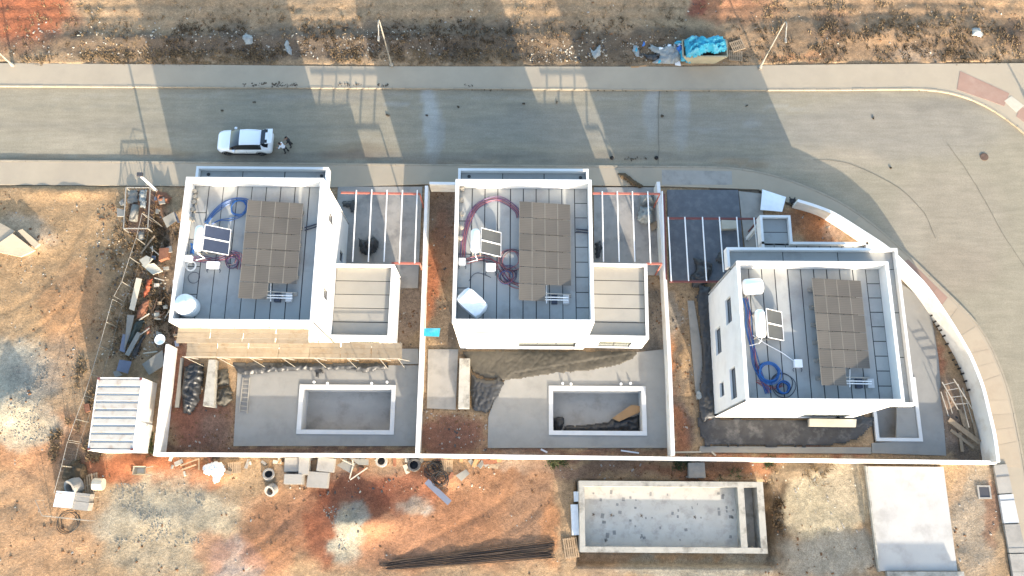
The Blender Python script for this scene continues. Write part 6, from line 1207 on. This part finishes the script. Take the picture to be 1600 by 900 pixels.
for k, (px_, py_, rz) in enumerate(((672, 717, .0), (690, 717, .05), (775, 719, 0), (766, 722, .1), (744, 720, 1.2), (752, 716, -.2))):
    c = gat(px_, py_); tag(MB().box(c + Vector((0, 0, .1)), (random.uniform(.7, 1.1), .3, .2), rz).build('brick_row', M['redrub'] if k % 2 else M['cardboard'], bevel=.02), 'pink brown block lying along the low wall', 'block', 'blocks along the low wall')
# rebar bundle
rb_ = thing('rebar_bundle', 'long bundle of dark reinforcing bars lying across the orange earth', 'rebar', gat(732, 872))
for k in range(40):
    o_ = random.uniform(-15, 15); a, b = gat(598 + random.uniform(-6, 30), 884 + o_ * .5), gat(868 - random.uniform(0, 12), 858 + o_)
    n_ = 10; pts = []
    for i in range(n_ + 1): p = a.lerp(b, i / n_); p.z = gz(p) + .04 + .025 * (k % 3); pts.append(p)
    MB().tube(pts, .02, 5).build('bar', M['bars'], rb_)
# beside the tank
fs_ = gat(900, 805); st = thing('foam_stack', 'pale blue white stack of boards against the end of the concrete tank', 'boards', fs_)
for k in range(4): MB().box(Vector((at(898, 812, .3).x, at(898, 812, .3).y, .1 + .17 * k)), (.5, 2.1, .15), 0.03).build('board', M['wrap'], st)
MB().box(Vector((at(901, 776, .3).x, at(901, 776, .3).y, .3)), (.4, .7, .5), 0.03).build('board', M['wrap'], st)
pallet(892, 856, .15, 'white timber pallet at the corner of the concrete tank', 1.0, 1.4, mm='pallet')
tag(MB().prism([tuple(p.xy) for p in P2([(1075, 723), (1101, 722), (1103, 747), (1076, 747)], .3)], -.1, .3).build('concrete_pad', M['concrete'], bevel=.03), 'small grey concrete pad between the tank and the low wall', 'pad')
for k, (a, b, c_, d_) in enumerate(((1048, 707, 1112, 706), (1110, 705, 1118, 712))): board(a, b, c_, d_, .12, 'creamsheet', 'pale board in the soil behind the low wall by the black sheeting', 'board', z=.1, group='boards behind the low wall')
# pavement strip by the lower lot
ps = thing('paved_strip', 'strip of grey and white paving panels between the lower lot and the pavement', 'paving', at(1575, 800, .1))
for k in range(4):
    a, b = k / 4, (k + 1) / 4 - .01; f0 = lambda t: (1553 + 32 * t, 727 + 185 * t); f1 = lambda t: (1573 + 40 * t, 725 + 187 * t)
    MB().prism([tuple(at(*f0(a), .15).xy), tuple(at(*f1(a), .15).xy), tuple(at(*f1(b), .15).xy), tuple(at(*f0(b), .15).xy)], -.1, .15 + .01 * k).build('paving_panel', M['gwall'] if k == 1 else M['concrete'], ps)
for k in range(5):
    t = .1 + k * .2; MB().bar(at(*f0(t), .17), at(*f1(t), .17), .02).build('joint_bar', M['frame'], ps)

# ================================================================ WEEDS AND RUBBLE
def scatter(n, regions, seed):
    r_ = np.random.default_rng(seed); out = []
    w = np.array([rg[4] for rg in regions], float); w /= w.sum()
    for i in r_.choice(len(regions), n, p=w):
        x0, x1, y0, y1, _ = regions[i]; out.append((r_.uniform(x0, x1), r_.uniform(y0, y1)))
    px_, py_ = np.array(out).T; W_ = np.array([at(a, b) for a, b in zip(px_, py_)]); X, Y = W_[:, 0], W_[:, 1]
    ok = ~(inside(road_poly, X, Y) | inside(pave_far, X, Y) | inside(pave_near, X, Y))
    for s_ in SLABS_W: ok &= ~inside(s_, X, Y)
    for x0, x1, y0, y1 in pools + [pool3, tk]: ok &= ~((X > x0) & (X < x1) & (Y > y0) & (Y < y1))
    cl = fbm(X, Y, 2.2, seed); ok &= cl > .5
    X, Y = X[ok], Y[ok]; return X, Y, ground_z(X, Y)
def rubble(name, n, regions, mm, label, smin, smax, seed):
    X, Y, Z = scatter(n, regions, seed); r_ = np.random.default_rng(seed + 1); k = len(X); base = np.array([(-1,-1,-.5),(1,-1,-.5),(1,1,-.5),(-1,1,-.5),(-.6,-.7,.6),(.7,-.6,.5),(.6,.7,.7),(-.7,.6,.5)]) * .5
    s_ = smin + (smax - smin) * r_.random(k) ** 3; a = r_.random(k) * 6.28; V_ = base[None] * (1 + .5 * (r_.random((k, 8, 3)) - .5)); V_ = V_ * (s_[:, None, None] * np.stack([1 + .8 * r_.random(k), np.ones(k), .5 + .5 * r_.random(k)], -1)[:, None, :])
    ca, sa = np.cos(a)[:, None], np.sin(a)[:, None]; x = V_[..., 0] * ca - V_[..., 1] * sa; y = V_[..., 0] * sa + V_[..., 1] * ca
    P = np.stack([x + X[:, None], y + Y[:, None], V_[..., 2] + Z[:, None] + .02], -1).reshape(-1, 3); F_ = np.array([(0,3,2,1),(4,5,6,7),(0,1,5,4),(1,2,6,5),(2,3,7,6),(3,0,4,7)])
    F = (F_[None] + 8 * np.arange(k)[:, None, None]).reshape(-1, 4); me = bpy.data.meshes.new(name); me.from_pydata(P.tolist(), [], F.tolist()); me.update(); tag(link(name, me, M[mm]), label, None, kind='stuff')
FARV = [(0, 1600, 2, 98, 1.0), (40, 780, 45, 90, 2.0), (780, 1060, 60, 98, 1.0)]
LEFT = [(0, 240, 292, 560, 1.0), (150, 260, 320, 560, 2.0)]; LOW = [(90, 900, 714, 898, 1.0), (1190, 1370, 722, 898, .5), (1480, 1560, 730, 898, .3), (0, 120, 560, 898, .4), (870, 1200, 716, 748, .4)]
LOTS = [(262, 370, 580, 704, .3), (665, 710, 300, 540, .3), (660, 760, 640, 706, .3), (1052, 1088, 450, 700, .3), (1430, 1530, 470, 715, .5), (1250, 1340, 330, 380, .2), (620, 652, 440, 545, .2), (1018, 1036, 420, 540, .1)]
rubble('pale_rubble', 2200, FARV + LEFT[1:] + [(440, 800, 714, 770, .4), (1190, 1370, 722, 800, .2)], 'creamsheet', 'scattered pale stones and litter on the bare ground', .02, .13, 201)
rubble('grey_rubble', 3200, FARV + LEFT + LOW + LOTS, 'concrete', 'scattered grey stones on the bare ground', .02, .13, 203)
rubble('brown_clods', 3600, FARV[:1] + LEFT + LOW + LOTS, 'soilm', 'scattered brown clods of earth', .04, .16, 205)
rubble('dark_clods', 900, FARV + LEFT[1:] + LOTS + [(500, 620, 740, 830, .3)], 'bitumen', 'scattered dark clods and litter', .04, .17, 207)
rubble('gravel', 4200, [(150, 320, 755, 850, 2.0), (0, 75, 555, 690, 1.0), (505, 560, 790, 870, .5)], 'greysheet', 'loose grey gravel on the earth heaps', .02, .09, 209)
def weeds(name, n, regions, mm, label, h, seed, blades=9):
    X, Y, Z = scatter(n, regions, seed); r_ = np.random.default_rng(seed + 1); k = len(X); a = r_.random((k, blades)) * 6.28; L = h * (.4 + .8 * r_.random((k, blades))); lean = .25 + .7 * r_.random((k, blades)); w = .018 + .02 * r_.random((k, blades))
    bx = X[:, None] + .12 * r_.standard_normal((k, blades)); by = Y[:, None] + .12 * r_.standard_normal((k, blades)); bz = np.repeat(Z[:, None], blades, 1) - .02
    tx, ty, tz_ = bx + np.cos(a) * L * lean, by + np.sin(a) * L * lean, bz + L * (1 - .4 * lean); ox, oy = -np.sin(a) * w, np.cos(a) * w
    P = np.stack([np.stack([bx - ox, by - oy, bz], -1), np.stack([bx + ox, by + oy, bz], -1), np.stack([(bx + tx) / 2 + ox, (by + ty) / 2 + oy, bz + (tz_ - bz) * .65], -1), np.stack([tx, ty, tz_], -1), np.stack([(bx + tx) / 2 - ox, (by + ty) / 2 - oy, bz + (tz_ - bz) * .65], -1)], 2).reshape(-1, 3)
    F = (np.array([0, 1, 2, 3, 4])[None] + 5 * np.arange(k * blades)[:, None]); me = bpy.data.meshes.new(name); me.from_pydata(P.tolist(), [], F.tolist()); me.update(); tag(link(name, me, M[mm]), label, None, kind='stuff')
weeds('dry_grass', 2800, [(0, 1600, 2, 98, 1.0), (1180, 1600, 2, 98, .5), (0, 800, 78, 100, 1.0)], 'dry', 'dry straw coloured grass on the verge across the road', .2, 301)
weeds('dark_weeds', 2000, [(0, 1600, 30, 99, 1.0), (1180, 1600, 40, 98, .5), (200, 800, 40, 90, 1.0)], 'drydark', 'dark withered weeds on the verge across the road', .2, 303)
weeds('dry_grass', 900, [(170, 250, 340, 560, 1.5), (120, 160, 560, 720, 1.0), (225, 245, 300, 420, .8), (1195, 1300, 722, 760, .15), (80, 110, 640, 720, .4)], 'dry', 'dry straw coloured weeds beside the site fence', .3, 305)
weeds('dark_weeds', 350, [(200, 260, 340, 560, .5), (240, 280, 340, 540, 1.5), (1200, 1225, 780, 880, .5)], 'drydark', 'dark withered weeds among the scrap', .3, 307)
weeds('green_weeds', 170, [(848, 884, 714, 732, 1.0), (1055, 1092, 716, 732, 1.2), (730, 800, 716, 750, 1.0), (560, 580, 712, 724, .5), (1120, 1180, 730, 748, .5), (1196, 1226, 716, 730, .5), (232, 240, 675, 712, .5)], 'leaf', 'low green weeds sprouting along the garden wall', .35, 309, 12)

# dirt caught along the far kerb
r_ = np.random.default_rng(5); mb = MB()
for x0_, x1_, y_, n_ in ((380, 416, 132, 26), (425, 465, 133, 60), (520, 565, 132, 22), (590, 606, 133, 14), (720, 740, 134, 10), (735, 800, 138, 60), (900, 1010, 139, 70), (1040, 1190, 139, 60), (1286, 1312, 138, 12), (1430, 1456, 139, 16), (1140, 1500, 262, 0), (1185, 1260, 270, 0), (975, 1010, 248, 16)):
    for _ in range(n_):
        p = at(r_.uniform(x0_, x1_), y_ + r_.normal(0, 1.6), PZ if y_ < 136 else RZ + .02); s_ = .03 + .08 * r_.random() ** 2; mb.box((p.x, p.y, p.z + s_ * .25), (s_ * 1.6, s_, s_ * .6), r_.random() * 3)
tag(mb.build('gutter_litter', M['dirt']), 'specks of dark dirt caught along the kerb', None, kind='stuff')
# loose bricks, offcuts and slabs strewn along the foot of the low wall
for k in range(44):
    x, y = random.uniform(264, 800), 716 + abs(random.gauss(0, 9)); c = gat(x, y)
    if 300 < x < 312 or 585 < x < 610: continue
    s_ = random.uniform(.18, .5); o = MB().box(c + Vector((0, 0, .06)), (s_ * random.uniform(1, 1.8), s_ * random.uniform(.5, .9), random.uniform(.06, .16)), random.uniform(0, 3.1), random.uniform(-.15, .15), random.uniform(-.15, .15)).build('loose_block', M[['concrete', 'cardboard', 'creamsheet', 'redrub', 'oldwood', 'greysheet'][k % 6]])
    tag(o, 'small loose block or offcut strewn along the foot of the low wall', 'block', 'offcuts along the low wall')
